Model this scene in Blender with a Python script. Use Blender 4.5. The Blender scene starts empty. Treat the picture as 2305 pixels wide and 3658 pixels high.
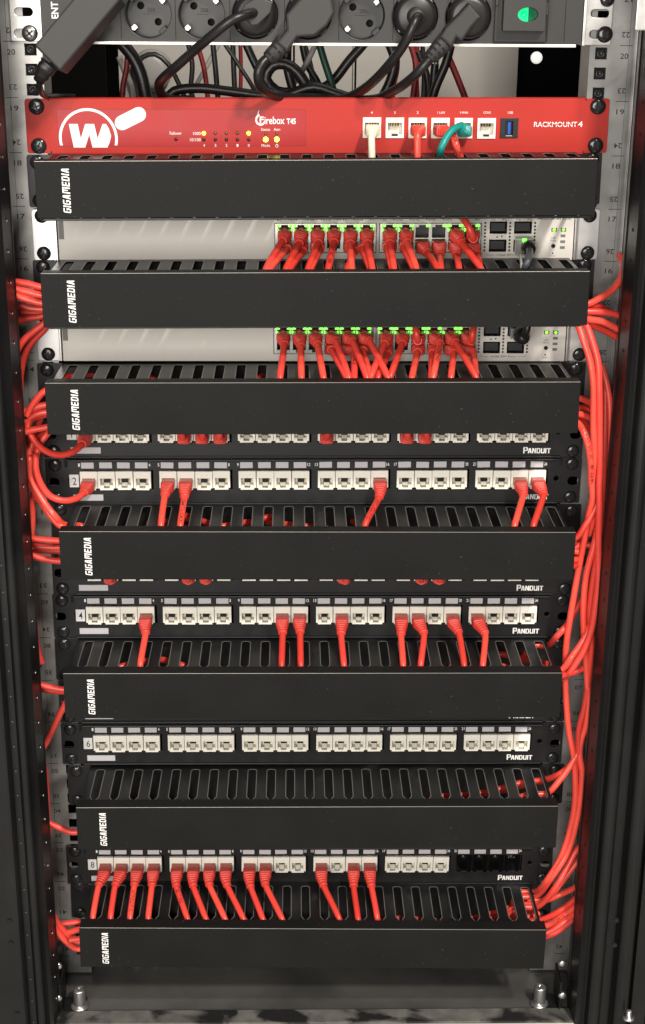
import bpy, bmesh, math, random
from mathutils import Vector, Matrix
random.seed(7)
S = 0.001                      # everything below is written in millimetres
U = 44.45
C = bpy.context.scene.collection
scn = bpy.context.scene

# ------------------------------------------------------------ camera
CP = (-19.9162, -1281.747, 945.8727); RX, RY, RZ = -0.3478, -0.0081, -0.0215; F = 5345.32
def _rot():
    cx, sx = math.cos(RX), math.sin(RX); cy, sy = math.cos(RY), math.sin(RY); cz, sz = math.cos(RZ), math.sin(RZ)
    M = Matrix(((cz, -sz, 0), (sz, cz, 0), (0, 0, 1))) @ Matrix(((1, 0, 0), (0, cx, -sx), (0, sx, cx))) @ Matrix(((cy, 0, sy), (0, 1, 0), (-sy, 0, cy)))
    return M @ Vector((1, 0, 0)), M @ Vector((0, 1, 0)), M @ Vector((0, 0, 1))
RT, FW, UP = _rot()
cam = bpy.data.cameras.new('camera'); camo = bpy.data.objects.new('camera', cam); C.objects.link(camo)
m = Matrix.Identity(4)
for i in range(3):
    m[i][0], m[i][1], m[i][2], m[i][3] = RT[i], UP[i], -FW[i], CP[i]*S
camo.matrix_world = m
cam.sensor_fit = 'VERTICAL'; cam.sensor_height = 36.0; cam.lens = 36.0*F/3658
cam.clip_start = 0.02; cam.clip_end = 50
scn.camera = camo

# ------------------------------------------------------------ light
w = bpy.data.worlds.new('World'); scn.world = w; w.use_nodes = True
w.node_tree.nodes['Background'].inputs[0].default_value = (1.0, 0.96, 0.92, 1)
w.node_tree.nodes['Background'].inputs[1].default_value = 0.14
def area(name, loc, target, size, power, col, size_y=None):
    l = bpy.data.lights.new(name, 'AREA'); l.energy = power; l.size = size; l.color = col
    if size_y: l.shape = 'RECTANGLE'; l.size_y = size_y
    o = bpy.data.objects.new(name, l); C.objects.link(o); o.location = loc
    o.rotation_euler = (Vector(target)-Vector(loc)).to_track_quat('-Z', 'Y').to_euler(); return o
area('ceiling_lamp', (1.05, -2.6, 2.75), (0, 0, 0.5), 0.30, 88, (1.0, 0.935, 0.86), 0.2)
area('near_ceiling_lamp', (0.98, -1.9, 2.85), (0, 0, 0.5), 0.14, 42, (1.0, 0.93, 0.85), 0.12)
area('room_fill', (-0.6, -2.7, 1.0), (0, 0, 0.35), 1.5, 74, (1.0, 0.95, 0.89))
area('rear_fill', (0.12, 0.15, 1.25), (0.03, 0.42, 0.85), 0.3, 0.62, (1.0, 0.94, 0.86))  # added light inside the cabinet back, no lamp stands there
scn.view_settings.view_transform = 'Standard'; scn.view_settings.look = 'None'
scn.view_settings.exposure = 0.0; scn.view_settings.gamma = 1.0; scn.view_settings.use_curve_mapping = False

# ------------------------------------------------------------ helpers
def at(px, py, Y):             # photo pixel -> point on the vertical plane at depth Y
    d = FW + RT*((px-1152.5)/F) - UP*((py-1829)/F)
    return Vector(CP) + d*((Y-CP[1])/d[1])
def atz(px, py, Z):
    d = FW + RT*((px-1152.5)/F) - UP*((py-1829)/F)
    return Vector(CP) + d*((Z-CP[2])/d[2])

MATS = {}
def mat(name, col, rough=0.5, metal=0.0, noise=0.0, nscale=40, bump=0.0, bscale=800, emit=None, estr=0, trans=0, coat=0, stains=None, spec=0.5, ior=1.45, alpha=1):
    m = bpy.data.materials.new(name); m.use_nodes = True; nt = m.node_tree; b = nt.nodes['Principled BSDF']
    b.inputs['Base Color'].default_value = (*col, 1); b.inputs['Roughness'].default_value = rough
    b.inputs['Metallic'].default_value = metal; b.inputs['Specular IOR Level'].default_value = spec
    b.inputs['Transmission Weight'].default_value = trans; b.inputs['Coat Weight'].default_value = coat
    b.inputs['IOR'].default_value = ior; b.inputs['Alpha'].default_value = alpha
    tc = nt.nodes.new('ShaderNodeTexCoord')
    def N(scale, det=4, dist=0.0):
        n = nt.nodes.new('ShaderNodeTexNoise'); n.inputs['Scale'].default_value = scale; n.inputs['Detail'].default_value = det
        n.inputs['Distortion'].default_value = dist
        nt.links.new(tc.outputs['Object'], n.inputs['Vector']); return n
    last = None
    if noise:
        n = N(nscale, 5); r = nt.nodes.new('ShaderNodeValToRGB')
        r.color_ramp.elements[0].position = 0.3; r.color_ramp.elements[1].position = 0.7
        r.color_ramp.elements[0].color = (*[c*(1-noise) for c in col], 1); r.color_ramp.elements[1].color = (*[min(1, c*(1+noise)) for c in col], 1)
        nt.links.new(n.outputs['Fac'], r.inputs['Fac']); last = r.outputs['Color']
        mr = nt.nodes.new('ShaderNodeMapRange'); mr.inputs['To Min'].default_value = rough*0.85; mr.inputs['To Max'].default_value = min(1, rough*1.2)
        nt.links.new(n.outputs['Fac'], mr.inputs['Value']); nt.links.new(mr.outputs[0], b.inputs['Roughness'])
    if stains:
        scol, sscale, lo, hi = stains
        n = N(sscale, 6, 0.6); r = nt.nodes.new('ShaderNodeValToRGB')
        r.color_ramp.elements[0].position = lo; r.color_ramp.elements[1].position = hi
        r.color_ramp.elements[0].color = (0, 0, 0, 1); r.color_ramp.elements[1].color = (1, 1, 1, 1)
        mx = nt.nodes.new('ShaderNodeMix'); mx.data_type = 'RGBA'
        nt.links.new(n.outputs['Fac'], r.inputs['Fac']); nt.links.new(r.outputs['Color'], mx.inputs[0])
        if last: nt.links.new(last, mx.inputs[6])
        else: mx.inputs[6].default_value = (*col, 1)
        mx.inputs[7].default_value = (*scol, 1); last = mx.outputs[2]
    if last: nt.links.new(last, b.inputs['Base Color'])
    if bump:
        n = N(bscale, 2); bp = nt.nodes.new('ShaderNodeBump'); bp.inputs['Strength'].default_value = bump; bp.inputs['Distance'].default_value = 0.0004
        nt.links.new(n.outputs['Fac'], bp.inputs['Height']); nt.links.new(bp.outputs[0], b.inputs['Normal'])
    if emit: b.inputs['Emission Color'].default_value = (*emit, 1); b.inputs['Emission Strength'].default_value = estr
    MATS[name] = m; return m
mat('cover_black', (0.0095, 0.0095, 0.0092), 0.5, noise=0.15, nscale=14, bump=0.25, bscale=2500, stains=((0.10, 0.10, 0.098), 520, 0.705, 0.73), spec=0.15)
mat('rim_lit', (0.12, 0.12, 0.115), 0.35)  # pale tone stands for light caught on the tray edges
mat('tray_black', (0.006, 0.006, 0.0064), 0.36, noise=0.2, nscale=30, bump=0.1, stains=((0.032, 0.031, 0.030), 28, 0.58, 0.82))
mat('edge_highlight', (0.30, 0.29, 0.27), 0.3, metal=0.5)  # pale tone stands for the highlight on the cover edge
mat('panel_black', (0.008, 0.008, 0.0085), 0.42, noise=0.2, nscale=25, bump=0.1)
mat('hole_black', (0.003, 0.003, 0.003), 0.8)
mat('screw_black', (0.018, 0.018, 0.019), 0.16, coat=0.3)
mat('screw_recess', (0.004, 0.004, 0.004), 0.5)
mat('screw_steel', (0.25, 0.24, 0.23), 0.3, metal=0.9)
mat('red_metal', (0.41, 0.024, 0.016), 0.46, noise=0.06, nscale=16, bump=0.35, bscale=1500, spec=0.3)
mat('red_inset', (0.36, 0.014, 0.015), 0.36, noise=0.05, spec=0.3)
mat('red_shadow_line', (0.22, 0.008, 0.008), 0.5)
mat('cord_red', (0.75, 0.062, 0.045), 0.30, noise=0.10, nscale=45)
mat('boot_red', (0.66, 0.055, 0.038), 0.45)
mat('plug_red', (0.72, 0.16, 0.12), 0.18, trans=0.35)
mat('plug_clear', (0.82, 0.82, 0.78), 0.12, trans=0.75)
mat('cord_red_b', (0.66, 0.048, 0.032), 0.36, noise=0.10, nscale=35)
mat('cord_red_c', (0.82, 0.082, 0.055), 0.27, noise=0.08, nscale=50)
mat('cord_cream', (0.72, 0.68, 0.52), 0.4)
mat('cord_teal', (0.01, 0.27, 0.24), 0.35)
mat('cord_grey', (0.07, 0.08, 0.085), 0.3)
mat('cord_black', (0.013, 0.0125, 0.0125), 0.36, bump=0.1)
mat('cord_darkred', (0.16, 0.010, 0.012), 0.45)
mat('cord_green', (0.006, 0.05, 0.035), 0.45)
mat('cord_lightgrey', (0.30, 0.29, 0.27), 0.45)
mat('plastic_white', (0.86, 0.825, 0.73), 0.38, noise=0.03)
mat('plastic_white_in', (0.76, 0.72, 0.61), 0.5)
mat('label_grey', (0.50, 0.485, 0.50), 0.5)
mat('label_white', (0.76, 0.75, 0.74), 0.5)
mat('print_white', (0.80, 0.79, 0.77), 0.5)
mat('print_black', (0.012, 0.012, 0.012), 0.6)
mat('print_cord', (0.03, 0.004, 0.004), 0.6)
mat('switch_face', (0.56, 0.53, 0.485), 0.42, metal=0.0, noise=0.03, nscale=12)
mat('steel_bright', (0.62, 0.61, 0.60), 0.28, metal=0.9)
mat('zinc', (0.60, 0.59, 0.57), 0.36, metal=0.75, noise=0.18, nscale=45, stains=((0.26, 0.25, 0.245), 22, 0.52, 0.75))
mat('rail_zinc', (0.32, 0.315, 0.305), 0.34, metal=0.65, noise=0.22, nscale=30, stains=((0.12, 0.115, 0.11), 16, 0.50, 0.74))
mat('port_dark', (0.012, 0.014, 0.012), 0.3)
mat('port_shell', (0.42, 0.42, 0.38), 0.3, metal=0.7)
mat('gold', (0.55, 0.40, 0.14), 0.3, metal=0.9)
mat('usb_blue', (0.01, 0.08, 0.42), 0.35)
mat('led_green', (0.02, 0.3, 0.02), 0.4, emit=(0.10, 1.0, 0.03), estr=5.0)
mat('led_lime', (0.3, 0.5, 0.02), 0.4, emit=(0.50, 1.0, 0.03), estr=16)
mat('led_amber', (0.5, 0.4, 0.02), 0.4, emit=(1.0, 0.72, 0.06), estr=4.5)
mat('led_off', (0.03, 0.018, 0.008), 0.3)
mat('led_off_amber', (0.16, 0.06, 0.012), 0.3)
mat('badge_green', (0.2, 0.5, 0.03), 0.4, emit=(0.35, 1.0, 0.06), estr=1.0)
mat('badge_grey', (0.13, 0.13, 0.12), 0.5)
mat('pdu_grey', (0.026, 0.0255, 0.025), 0.5, noise=0.08, bump=0.3, bscale=1500)
mat('pdu_socket', (0.018, 0.0178, 0.0175), 0.42, bump=0.1)
mat('alu', (0.78, 0.74, 0.68), 0.3, metal=0.35)
mat('lamp_green', (0.0, 0.35, 0.12), 0.3, emit=(0.0, 0.85, 0.25), estr=0.9)
mat('lamp_green_dark', (0.0, 0.09, 0.04), 0.2, emit=(0.0, 0.3, 0.1), estr=0.15)
mat('brick_black', (0.026, 0.0255, 0.025), 0.5, bump=0.25, bscale=1800)
mat('post_black', (0.0065, 0.0065, 0.0068), 0.38, noise=0.25, nscale=14, bump=0.1, stains=((0.016, 0.016, 0.0155), 9, 0.55, 0.85), spec=0.4)
mat('base_black', (0.075, 0.073, 0.070), 0.45, noise=0.3, nscale=12, stains=((0.11, 0.107, 0.10), 10, 0.42, 0.72))
mat('base_dusty', (0.12, 0.115, 0.105), 0.65, noise=0.3, nscale=60, stains=((0.010, 0.010, 0.010), 17, 0.50, 0.58))
mat('rear_grey', (0.34, 0.32, 0.29), 0.5, noise=0.06, nscale=8)
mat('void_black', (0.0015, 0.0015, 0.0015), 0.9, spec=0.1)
mat('gland_grey', (0.26, 0.25, 0.24), 0.45)
mat('room_floor', (0.45, 0.43, 0.40), 0.6, noise=0.1, nscale=5)
mat('hole_glow', (0.9, 0.9, 0.9), 0.4, emit=(1, 0.97, 0.92), estr=0.7)

class MB:
    def __init__(s): s.v = []; s.f = []; s.m = []; s.sm = []; s.mats = []
    def _mi(s, mname):
        if mname not in s.mats: s.mats.append(mname)
        return s.mats.index(mname)
    def add(s, verts, faces, mname, smooth=False, M=None):
        o = len(s.v); i = s._mi(mname)
        s.v += [(M @ Vector(v)) if M else Vector(v) for v in verts]
        for f in faces: s.f.append([o+k for k in f]); s.m.append(i); s.sm.append(smooth)
        return s
    def bm(s, b, mname, smooth=False, M=None):
        b.verts.index_update(); s.add([v.co.copy() for v in b.verts], [[v.index for v in f.verts] for f in b.faces], mname, smooth, M); b.free(); return s
    def mesh(s, me, mname, M=None, smooth=False):
        s.add([v.co.copy() for v in me.vertices], [list(p.vertices) for p in me.polygons], mname, smooth, M); bpy.data.meshes.remove(me); return s
    def box(s, x0, x1, y0, y1, z0, z1, mname, bev=0.0, seg=2, M=None, smooth=False):
        b = bmesh.new(); bmesh.ops.create_cube(b, size=1)
        for v in b.verts: v.co = Vector(((x0+x1)/2+v.co.x*(x1-x0), (y0+y1)/2+v.co.y*(y1-y0), (z0+z1)/2+v.co.z*(z1-z0)))
        if bev: bmesh.ops.bevel(b, geom=b.edges[:], offset=bev, segments=seg, affect='EDGES', profile=0.5)
        return s.bm(b, mname, smooth, M)
    def hexa(s, pts, mname, bev=0.0):          # 8 corners: 4 front (ring), 4 back (ring)
        b = bmesh.new(); vs = [b.verts.new(p) for p in pts]
        for f in ((0, 1, 2, 3), (7, 6, 5, 4), (0, 4, 5, 1), (1, 5, 6, 2), (2, 6, 7, 3), (3, 7, 4, 0)): b.faces.new([vs[i] for i in f])
        bmesh.ops.recalc_face_normals(b, faces=b.faces[:])
        if bev: bmesh.ops.bevel(b, geom=b.edges[:], offset=bev, segments=3, affect='EDGES', profile=0.5)
        return s.bm(b, mname)
    def lathe(s, prof, mname, axis='y', org=(0, 0, 0), n=20, smooth=True, M=None):   # prof: (r, h) along -y by default
        vs = []; fs = []
        for r, h in prof:
            for k in range(n):
                a = 2*math.pi*k/n; c, d = r*math.cos(a), r*math.sin(a)
                if axis == 'y': p = (c, -h, d)
                elif axis == 'z': p = (c, d, h)
                else: p = (h, c, d)
                vs.append(Vector(p)+Vector(org))
        for i in range(len(prof)-1):
            for k in range(n):
                k2 = (k+1) % n; q = [i*n+k, i*n+k2, (i+1)*n+k2, (i+1)*n+k]
                if axis == 'z': q = q
                fs.append(q)
        fs.append([k for k in range(n)][::-1]); fs.append([(len(prof)-1)*n+k for k in range(n)])
        return s.add(vs, fs, mname, smooth, M)
    def tube(s, pts, r, mname, n=10, caps=True, radii=None):
        pts = [Vector(p) for p in pts]; vs = []; fs = []
        t = (pts[1]-pts[0]).normalized(); ref = Vector((0, 0, 1)) if abs(t.z) < 0.9 else Vector((1, 0, 0))
        nrm = (ref - t*ref.dot(t)).normalized()
        for i, p in enumerate(pts):
            t2 = (pts[min(i+1, len(pts)-1)]-pts[max(i-1, 0)]).normalized()
            nrm = (nrm - t2*nrm.dot(t2)).normalized(); bi = t2.cross(nrm)
            rr = radii[i] if radii else r
            for k in range(n):
                a = 2*math.pi*k/n; vs.append(p+nrm*(rr*math.cos(a))+bi*(rr*math.sin(a)))
        for i in range(len(pts)-1):
            for k in range(n): fs.append([i*n+k, i*n+(k+1) % n, (i+1)*n+(k+1) % n, (i+1)*n+k])
        s.add(vs, fs, mname, True)
        if caps: s.add(vs[:n], [list(range(n))[::-1]], mname); s.add(vs[-n:], [list(range(n))], mname)
        return s
    def loft(s, pts, secs, mname, n=20, ref=(1, 0, 0), smooth=True):   # secs: (half width, half height, exponent)
        pts = [Vector(p) for p in pts]; vs = []; fs = []
        for i, p in enumerate(pts):
            t = (pts[min(i+1, len(pts)-1)]-pts[max(i-1, 0)]).normalized()
            rx = Vector(ref); rx = (rx-t*rx.dot(t)).normalized(); rz = rx.cross(t)
            hw, hh, e = secs[i]
            for k in range(n):
                a = 2*math.pi*k/n; c, d = math.cos(a), math.sin(a)
                vs.append(p+rx*(hw*math.copysign(abs(c)**(2/e), c))+rz*(hh*math.copysign(abs(d)**(2/e), d)))
        for i in range(len(pts)-1):
            for k in range(n): fs.append([i*n+k, i*n+(k+1) % n, (i+1)*n+(k+1) % n, (i+1)*n+k])
        fs.append(list(range(n))[::-1]); fs.append([(len(pts)-1)*n+k for k in range(n)])
        return s.add(vs, fs, mname, smooth)
    def build(s, name, parent=None, org=(0, 0, 0)):
        me = bpy.data.meshes.new(name); o_ = Vector(org)
        me.from_pydata([(v-o_)*S for v in s.v], [], s.f)
        for mn in s.mats: me.materials.append(MATS[mn])
        me.polygons.foreach_set('material_index', s.m); me.polygons.foreach_set('use_smooth', s.sm); me.update()
        b = bmesh.new(); b.from_mesh(me); bmesh.ops.recalc_face_normals(b, faces=b.faces[:]); b.to_mesh(me); b.free()
        o = bpy.data.objects.new(name, me); C.objects.link(o)
        if parent: o.parent = parent
        return o
def thing(name, label, cat, loc=(0, 0, 0), roll=0.0, group=None):
    o = bpy.data.objects.new(name, None); C.objects.link(o); o.empty_display_size = 0.01
    o.location = Vector(loc)*S; o.rotation_euler = (0, roll, 0)
    o['label'] = label; o['category'] = cat
    if group: o['group'] = group
    return o
def tag(o, label=None, cat=None, group=None, kind=None):
    if label: o['label'] = label
    if cat: o['category'] = cat
    if group: o['group'] = group
    if kind: o['kind'] = kind
    return o
def copy_tree(o, parent=None):
    c = o.copy(); C.objects.link(c); c.parent = parent
    for ch in o.children: copy_tree(ch, c)
    return c

def rrect(x0, x1, z0, z1, r=0.0, n=4):
    if r <= 0: return [(x0, z0), (x1, z0), (x1, z1), (x0, z1)]
    out = []
    for cx, cz, a0 in ((x1-r, z0+r, -90), (x1-r, z1-r, 0), (x0+r, z1-r, 90), (x0+r, z0+r, 180)):
        for k in range(n+1):
            a = math.radians(a0+90*k/n); out.append((cx+r*math.cos(a), cz+r*math.sin(a)))
    return out
def circ(cx, cz, r, n=16): return [(cx+r*math.cos(2*math.pi*k/n), cz+r*math.sin(2*math.pi*k/n)) for k in range(n)]
def plate_mesh(outlines, t, bev=0.0):     # filled 2D curve; the inner outlines are holes
    cu = bpy.data.curves.new('c', 'CURVE'); cu.dimensions = '2D'; cu.fill_mode = 'BOTH'
    cu.extrude = max(t/2-bev, 0.0); cu.bevel_depth = bev; cu.bevel_resolution = 1; cu.offset = -bev
    for ol in outlines:
        sp = cu.splines.new('POLY'); sp.points.add(len(ol)-1); sp.use_cyclic_u = True
        for i, (a, b) in enumerate(ol): sp.points[i].co = (a, b, 0, 1)
    o = bpy.data.objects.new('c', cu); me = bpy.data.meshes.new_from_object(o)
    bpy.data.objects.remove(o); bpy.data.curves.remove(cu); return me
XZ = Matrix(((1, 0, 0, 0), (0, 0, -1, 0), (0, 1, 0, 0), (0, 0, 0, 1)))     # (u,v,w) -> (u,-w,v)
def plate(mb, outlines, y0, y1, mname, bev=0.0):      # upright plate between y0 and y1
    mb.mesh(plate_mesh(outlines, abs(y1-y0), bev), mname, Matrix.Translation((0, (y0+y1)/2, 0)) @ XZ); return mb
def hplate(mb, outlines, z0, z1, mname, bev=0.0):
    mb.mesh(plate_mesh(outlines, abs(z1-z0), bev), mname, Matrix.Translation((0, 0, (z0+z1)/2))); return mb
def text_mesh(s, bold=0.0, shear=0.0, t=0.1, rot=0, spacing=1.0):
    cu = bpy.data.curves.new('t', 'FONT'); cu.body = s; cu.size = 10; cu.offset = bold; cu.shear = shear; cu.extrude = 0.0; cu.space_character = spacing
    cu.resolution_u = 3
    o = bpy.data.objects.new('t', cu); me = bpy.data.meshes.new_from_object(o)
    bpy.data.objects.remove(o); bpy.data.curves.remove(cu)
    me.transform(Matrix.Rotation(math.radians(rot), 4, 'Z')); return me
def text(mb, s, x0, x1, z0, z1, y, mname, bold=0.0, shear=0.0, rot=0, spacing=1.0):   # fitted to the given box on the plane y
    me = text_mesh(s, bold, shear, 0, rot, spacing)
    xs = [v.co.x for v in me.vertices]; ys = [v.co.y for v in me.vertices]
    a0, a1, b0, b1 = min(xs), max(xs), min(ys), max(ys)
    for v in me.vertices:
        v.co = Vector((x0+(v.co.x-a0)/(a1-a0)*(x1-x0), z0+(v.co.y-b0)/(b1-b0)*(z1-z0), 0))
    mb.mesh(me, mname, Matrix.Translation((0, y, 0)) @ XZ); return mb

GL = {   # blocky letters as rectangles on a 4 x 6 grid
 'G': [(0, 1, .5, 5.5), (0.5, 4, 5, 6), (.5, 3.5, 0, 1.1), (2.9, 4, 1.1, 2.6), (2.0, 4, 2.6, 3.5)], 'I': [(0, 1.2, 0, 6)],
 'A': [(0, 0, 1.25, 0, 2.1, 5.0, .85, 5.0), (2.75, 0, 4, 0, 3.15, 5.0, 1.9, 5.0), (.85, 5.0, 3.15, 5.0, 2.8, 6, 1.2, 6), (1.45, 1.3, 2.55, 1.3, 2.4, 2.2, 1.6, 2.2)],
 'M': [(0, 1.2, 0, 6), (4.2, 5.4, 0, 6), (1.2, 4.2, 4.9, 6), (2.2, 3.2, 1.8, 4.9)], 'E': [(0, 1.2, 0, 6), (1.2, 3.6, 4.95, 6), (1.2, 3.4, 2.5, 3.5), (1.2, 3.6, 0, 1.05)],
 'D': [(0, 1.2, 0, 6), (1.2, 3.4, 4.95, 6), (1.2, 3.4, 0, 1.05), (2.85, 4, 1.05, 4.95)], 'P': [(0, 1.3, 0, 6), (1.3, 3.6, 5.1, 6), (2.8, 4, 3.2, 5.1), (1.3, 3.6, 2.3, 3.2)],
 'N': [(0, 1.15, 0, 6), (2.85, 4, 0, 6), (1.15, 2.0, 3.0, 5.6), (2.0, 2.85, .9, 3.6)], 'U': [(0, 1.15, .4, 6), (2.85, 4, .4, 6), (.4, 3.6, 0, .4), (1.15, 2.85, .4, 1.1)], 'T': [(0, 4, 4.9, 6), (1.4, 2.6, 0, 4.9)]}
def block_text(mb, s, x0, x1, z0, z1, y, mname, shear=0.0, rot=False, gap=1.0):
    vs = []; fs = []; cx = 0
    for ch in s:
        g = GL[ch]; w_ = 4 if len(g[0]) == 8 else max(q[1] for q in g)
        for q in g:
            i = len(vs)
            if len(q) == 8:
                vs += [(cx+q[k]+q[k+1]*shear, q[k+1]) for k in (0, 2, 4, 6)]; fs.append([i, i+1, i+2, i+3]); continue
            a, b, c, d = q; vs += [(cx+a+c*shear, c), (cx+b+c*shear, c), (cx+b+d*shear, d), (cx+a+d*shear, d)]; fs.append([i, i+1, i+2, i+3])
        cx += w_+gap
    if rot: vs = [(-b, a) for a, b in vs]
    a0, a1 = min(v[0] for v in vs), max(v[0] for v in vs); b0, b1 = min(v[1] for v in vs), max(v[1] for v in vs)
    mb.add([(x0+(a-a0)/(a1-a0)*(x1-x0), y, z0+(b-b0)/(b1-b0)*(z1-z0)) for a, b in vs], fs, mname); return mb

def spline(P, step=3.0):
    P = [Vector(p) for p in P]
    if len(P) < 3:
        n = max(2, int((P[1]-P[0]).length/step)); return [P[0].lerp(P[1], i/n) for i in range(n+1)]
    Q = [P[0]*2-P[1]]+P+[P[-1]*2-P[-2]]; out = []
    for i in range(1, len(Q)-2):
        p0, p1, p2, p3 = Q[i-1:i+3]
        d01 = max(1e-3, (p1-p0).length**.5); d12 = max(1e-3, (p2-p1).length**.5); d23 = max(1e-3, (p3-p2).length**.5)
        m1 = (p1-p0)/d01-(p2-p0)/(d01+d12)+(p2-p1)/d12; m2 = (p2-p1)/d12-(p3-p1)/(d12+d23)+(p3-p2)/d23
        m1 *= d12; m2 *= d12
        n = max(2, int((p2-p1).length/step))
        for k in range(n):
            t = k/n; t2 = t*t; t3 = t2*t
            out.append(p1*(2*t3-3*t2+1)+m1*(t3-2*t2+t)+p2*(-2*t3+3*t2)+m2*(t3-t2))
    out.append(P[-1]); return out

def cord_print(path, r, s, start, org, parent, toward=Vector((0.1, -1, 0.55)), size=3.0):
    """lettering wrapped on the surface of a cord"""
    me = text_mesh(s, bold=0.15)
    L = [0.0]
    for a, b in zip(path, path[1:]): L.append(L[-1]+(b-a).length)
    mb = MB(); vs = []
    for v in me.vertices:
        u = start+v.co.x*size/7.5; h = (v.co.y-3.4)*size/7.5
        i = 0
        while i < len(L)-2 and L[i+1] < u: i += 1
        f = min(1, max(0, (u-L[i])/max(1e-6, L[i+1]-L[i]))); p = path[i].lerp(path[i+1], f)
        t = (path[min(i+2, len(path)-1)]-path[max(i-1, 0)]).normalized()
        n = (toward.normalized()-t*toward.normalized().dot(t)).normalized(); b = n.cross(t)
        a = h/r; vs.append(p+(n*math.cos(a)+b*math.sin(a))*(r+0.06))
    mb.add(vs, [list(p.vertices) for p in me.polygons], 'print_cord'); bpy.data.meshes.remove(me)
    return mb.build('lettering', parent, org)

# ------------------------------------------------------------ shared small parts
def screw_mb(mb, x, z, y=-2.0, r=6.0, h=2.9, m1='screw_black', m2='screw_recess', ang=20):
    prof = [(r, 0), (r, 0.7), (r*.95, 1.5), (r*.82, 2.2), (r*.6, 2.7), (r*.3, h), (0.05, h)]
    mb.lathe(prof, m1, 'y', (x, y, z), 20)
    for k in (0, 90):
        R = Matrix.Translation((x, y-h, z)) @ Matrix.Rotation(math.radians(ang+k), 4, 'Y')
        mb.box(-r*.52, r*.52, -0.04, 1.0, -0.7, 0.7, m2, M=R)
    return mb
_screw = {}
def screw(parent, x, z, y=-2.0, m1='screw_black', r=6.0, ang=None):
    key = (m1, r)
    if key not in _screw:
        o = screw_mb(MB(), 0, 0, 0, r, m1=m1).build('screw', parent); _screw[key] = o
    else:
        o = _screw[key].copy(); C.objects.link(o); o.parent = parent
    o.location = Vector((x, y, z))*S; o.rotation_euler = (0, math.radians(random.uniform(0, 90)), 0)
    return o

SX = 232.6
ZL, ZH = 6.35, U-6.35

# ------------------------------------------------------------ cabinet
fl = MB().box(-1500, 1500, -1500, 1500, -152, -150, 'room_floor').build('floor'); tag(fl, kind='structure')
cab = thing('server_cabinet', 'black steel server cabinet frame with dusty base, holding all the equipment', 'server cabinet', (0, 0, -150))
def cpart(mb, name, parent=None): return mb.build(name, parent or cab, (0, 0, -150))
def extrude_profile(mb, prof, z0, z1, mname, smooth=False):
    n = len(prof); vs = [(x, y, z0) for x, y in prof]+[(x, y, z1) for x, y in prof]
    mb.add(vs, [[i, i+1, n+i+1, n+i] for i in range(n-1)], mname, smooth); return mb
def arc(cx, cy, r, a0, a1, n=8): return [(cx+r*math.cos(math.radians(a0+(a1-a0)*k/n)), cy+r*math.sin(math.radians(a0+(a1-a0)*k/n))) for k in range(n+1)]
for s in (-1, 1):
    X = 247 if s < 0 else 253
    prof = [(X+30, -20), (X+6, -24), (X, -58), (X+1, -60), (X+3, -84), (X+6, -88)] + [(X+9, -87), (X+10, -84), (X+12, -84)] \
        + [(X+13, -90)] + [(X+19-6*math.cos(a), -92-5*math.sin(a)) for a in [math.pi*k/8 for k in range(0, 9)]] \
        + [(X+26, -88), (X+34, -88), (X+35, -95)] + [(X+43-7*math.cos(a), -98-6*math.sin(a)) for a in [math.pi*k/8 for k in range(0, 9)]] \
        + [(X+51, -92), (X+52, -92), (X+53, -99), (X+66, -101), (X+67, -99), (X+68, -101), (X+120, -105), (X+120, -20)]
    if s < 0:
        prof = [(X+30, -20), (X+6, -24), (X, -58), (X+1, -60), (X+3, -84), (X+6, -88)] + [(X+9, -86)] + [(X+14-4*math.cos(a), -89-4*math.sin(a)) for a in [math.pi*k/8 for k in range(0, 9)]] \
            + [(X+19, -88), (X+24.5, -88), (X+25.5, -96), (X+27, -99), (X+29, -99.6), (X+120, -101), (X+120, -20)]
    prof = [(s*a, b) for a, b in prof]
    hb = extrude_profile(MB(), prof, -149, 1100, 'post_black')
    for k in range(54):                      # little holes down the inner flange and the outer face
        z = -100+k*25.0+(6 if s < 0 else 0)
        hb.lathe([(1.5, 0), (1.5, 0.3)], 'hole_black', 'x', (s*(X+2.0)-(0.35 if s > 0 else -0.05), -72, z), 10, False)
        hb.lathe([(1.3, 0), (1.3, 0.3)], 'hole_black', 'y', (s*(X+(30 if s > 0 else 21.8)), -87.9, z+9), 10, False)
        if s < 0: hb.lathe([(.6, 0), (.6, 0.5)], 'screw_steel', 'y', (s*(X+21.8), -88.0, z+8.3), 8, False)  # steel dot stands for the lit lower rim of the hole
        if s < 0: hb.lathe([(1.0, 0), (1.0, 0.5)], 'steel_bright', 'x', (s*(X+1.8), -72, z-1.2), 8, False)  # bright dot painted where the hole's lower edge catches light
    for px, py in (((33.6, 3293), (39, 3373), (60, 3625)) if s < 0 else ((1152+1383*.7594, 3100+248*.7594), (1152+1375*.7594, 3100+365*.7594))):
        q = at(px, py, -101); hb.lathe([(2.4, 0), (2.4, 1.6)], 'hole_black', 'y', (q.x, -99.6, q.z), 14, False)
    cpart(hb, 'corner_post')
    cpart(MB().box(*sorted((s*(X+70), s*(X+72))), -20, 780, -149, 1300, 'void_black'), 'shade_side_panel')  # unseen, added to keep the interior dark
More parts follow.
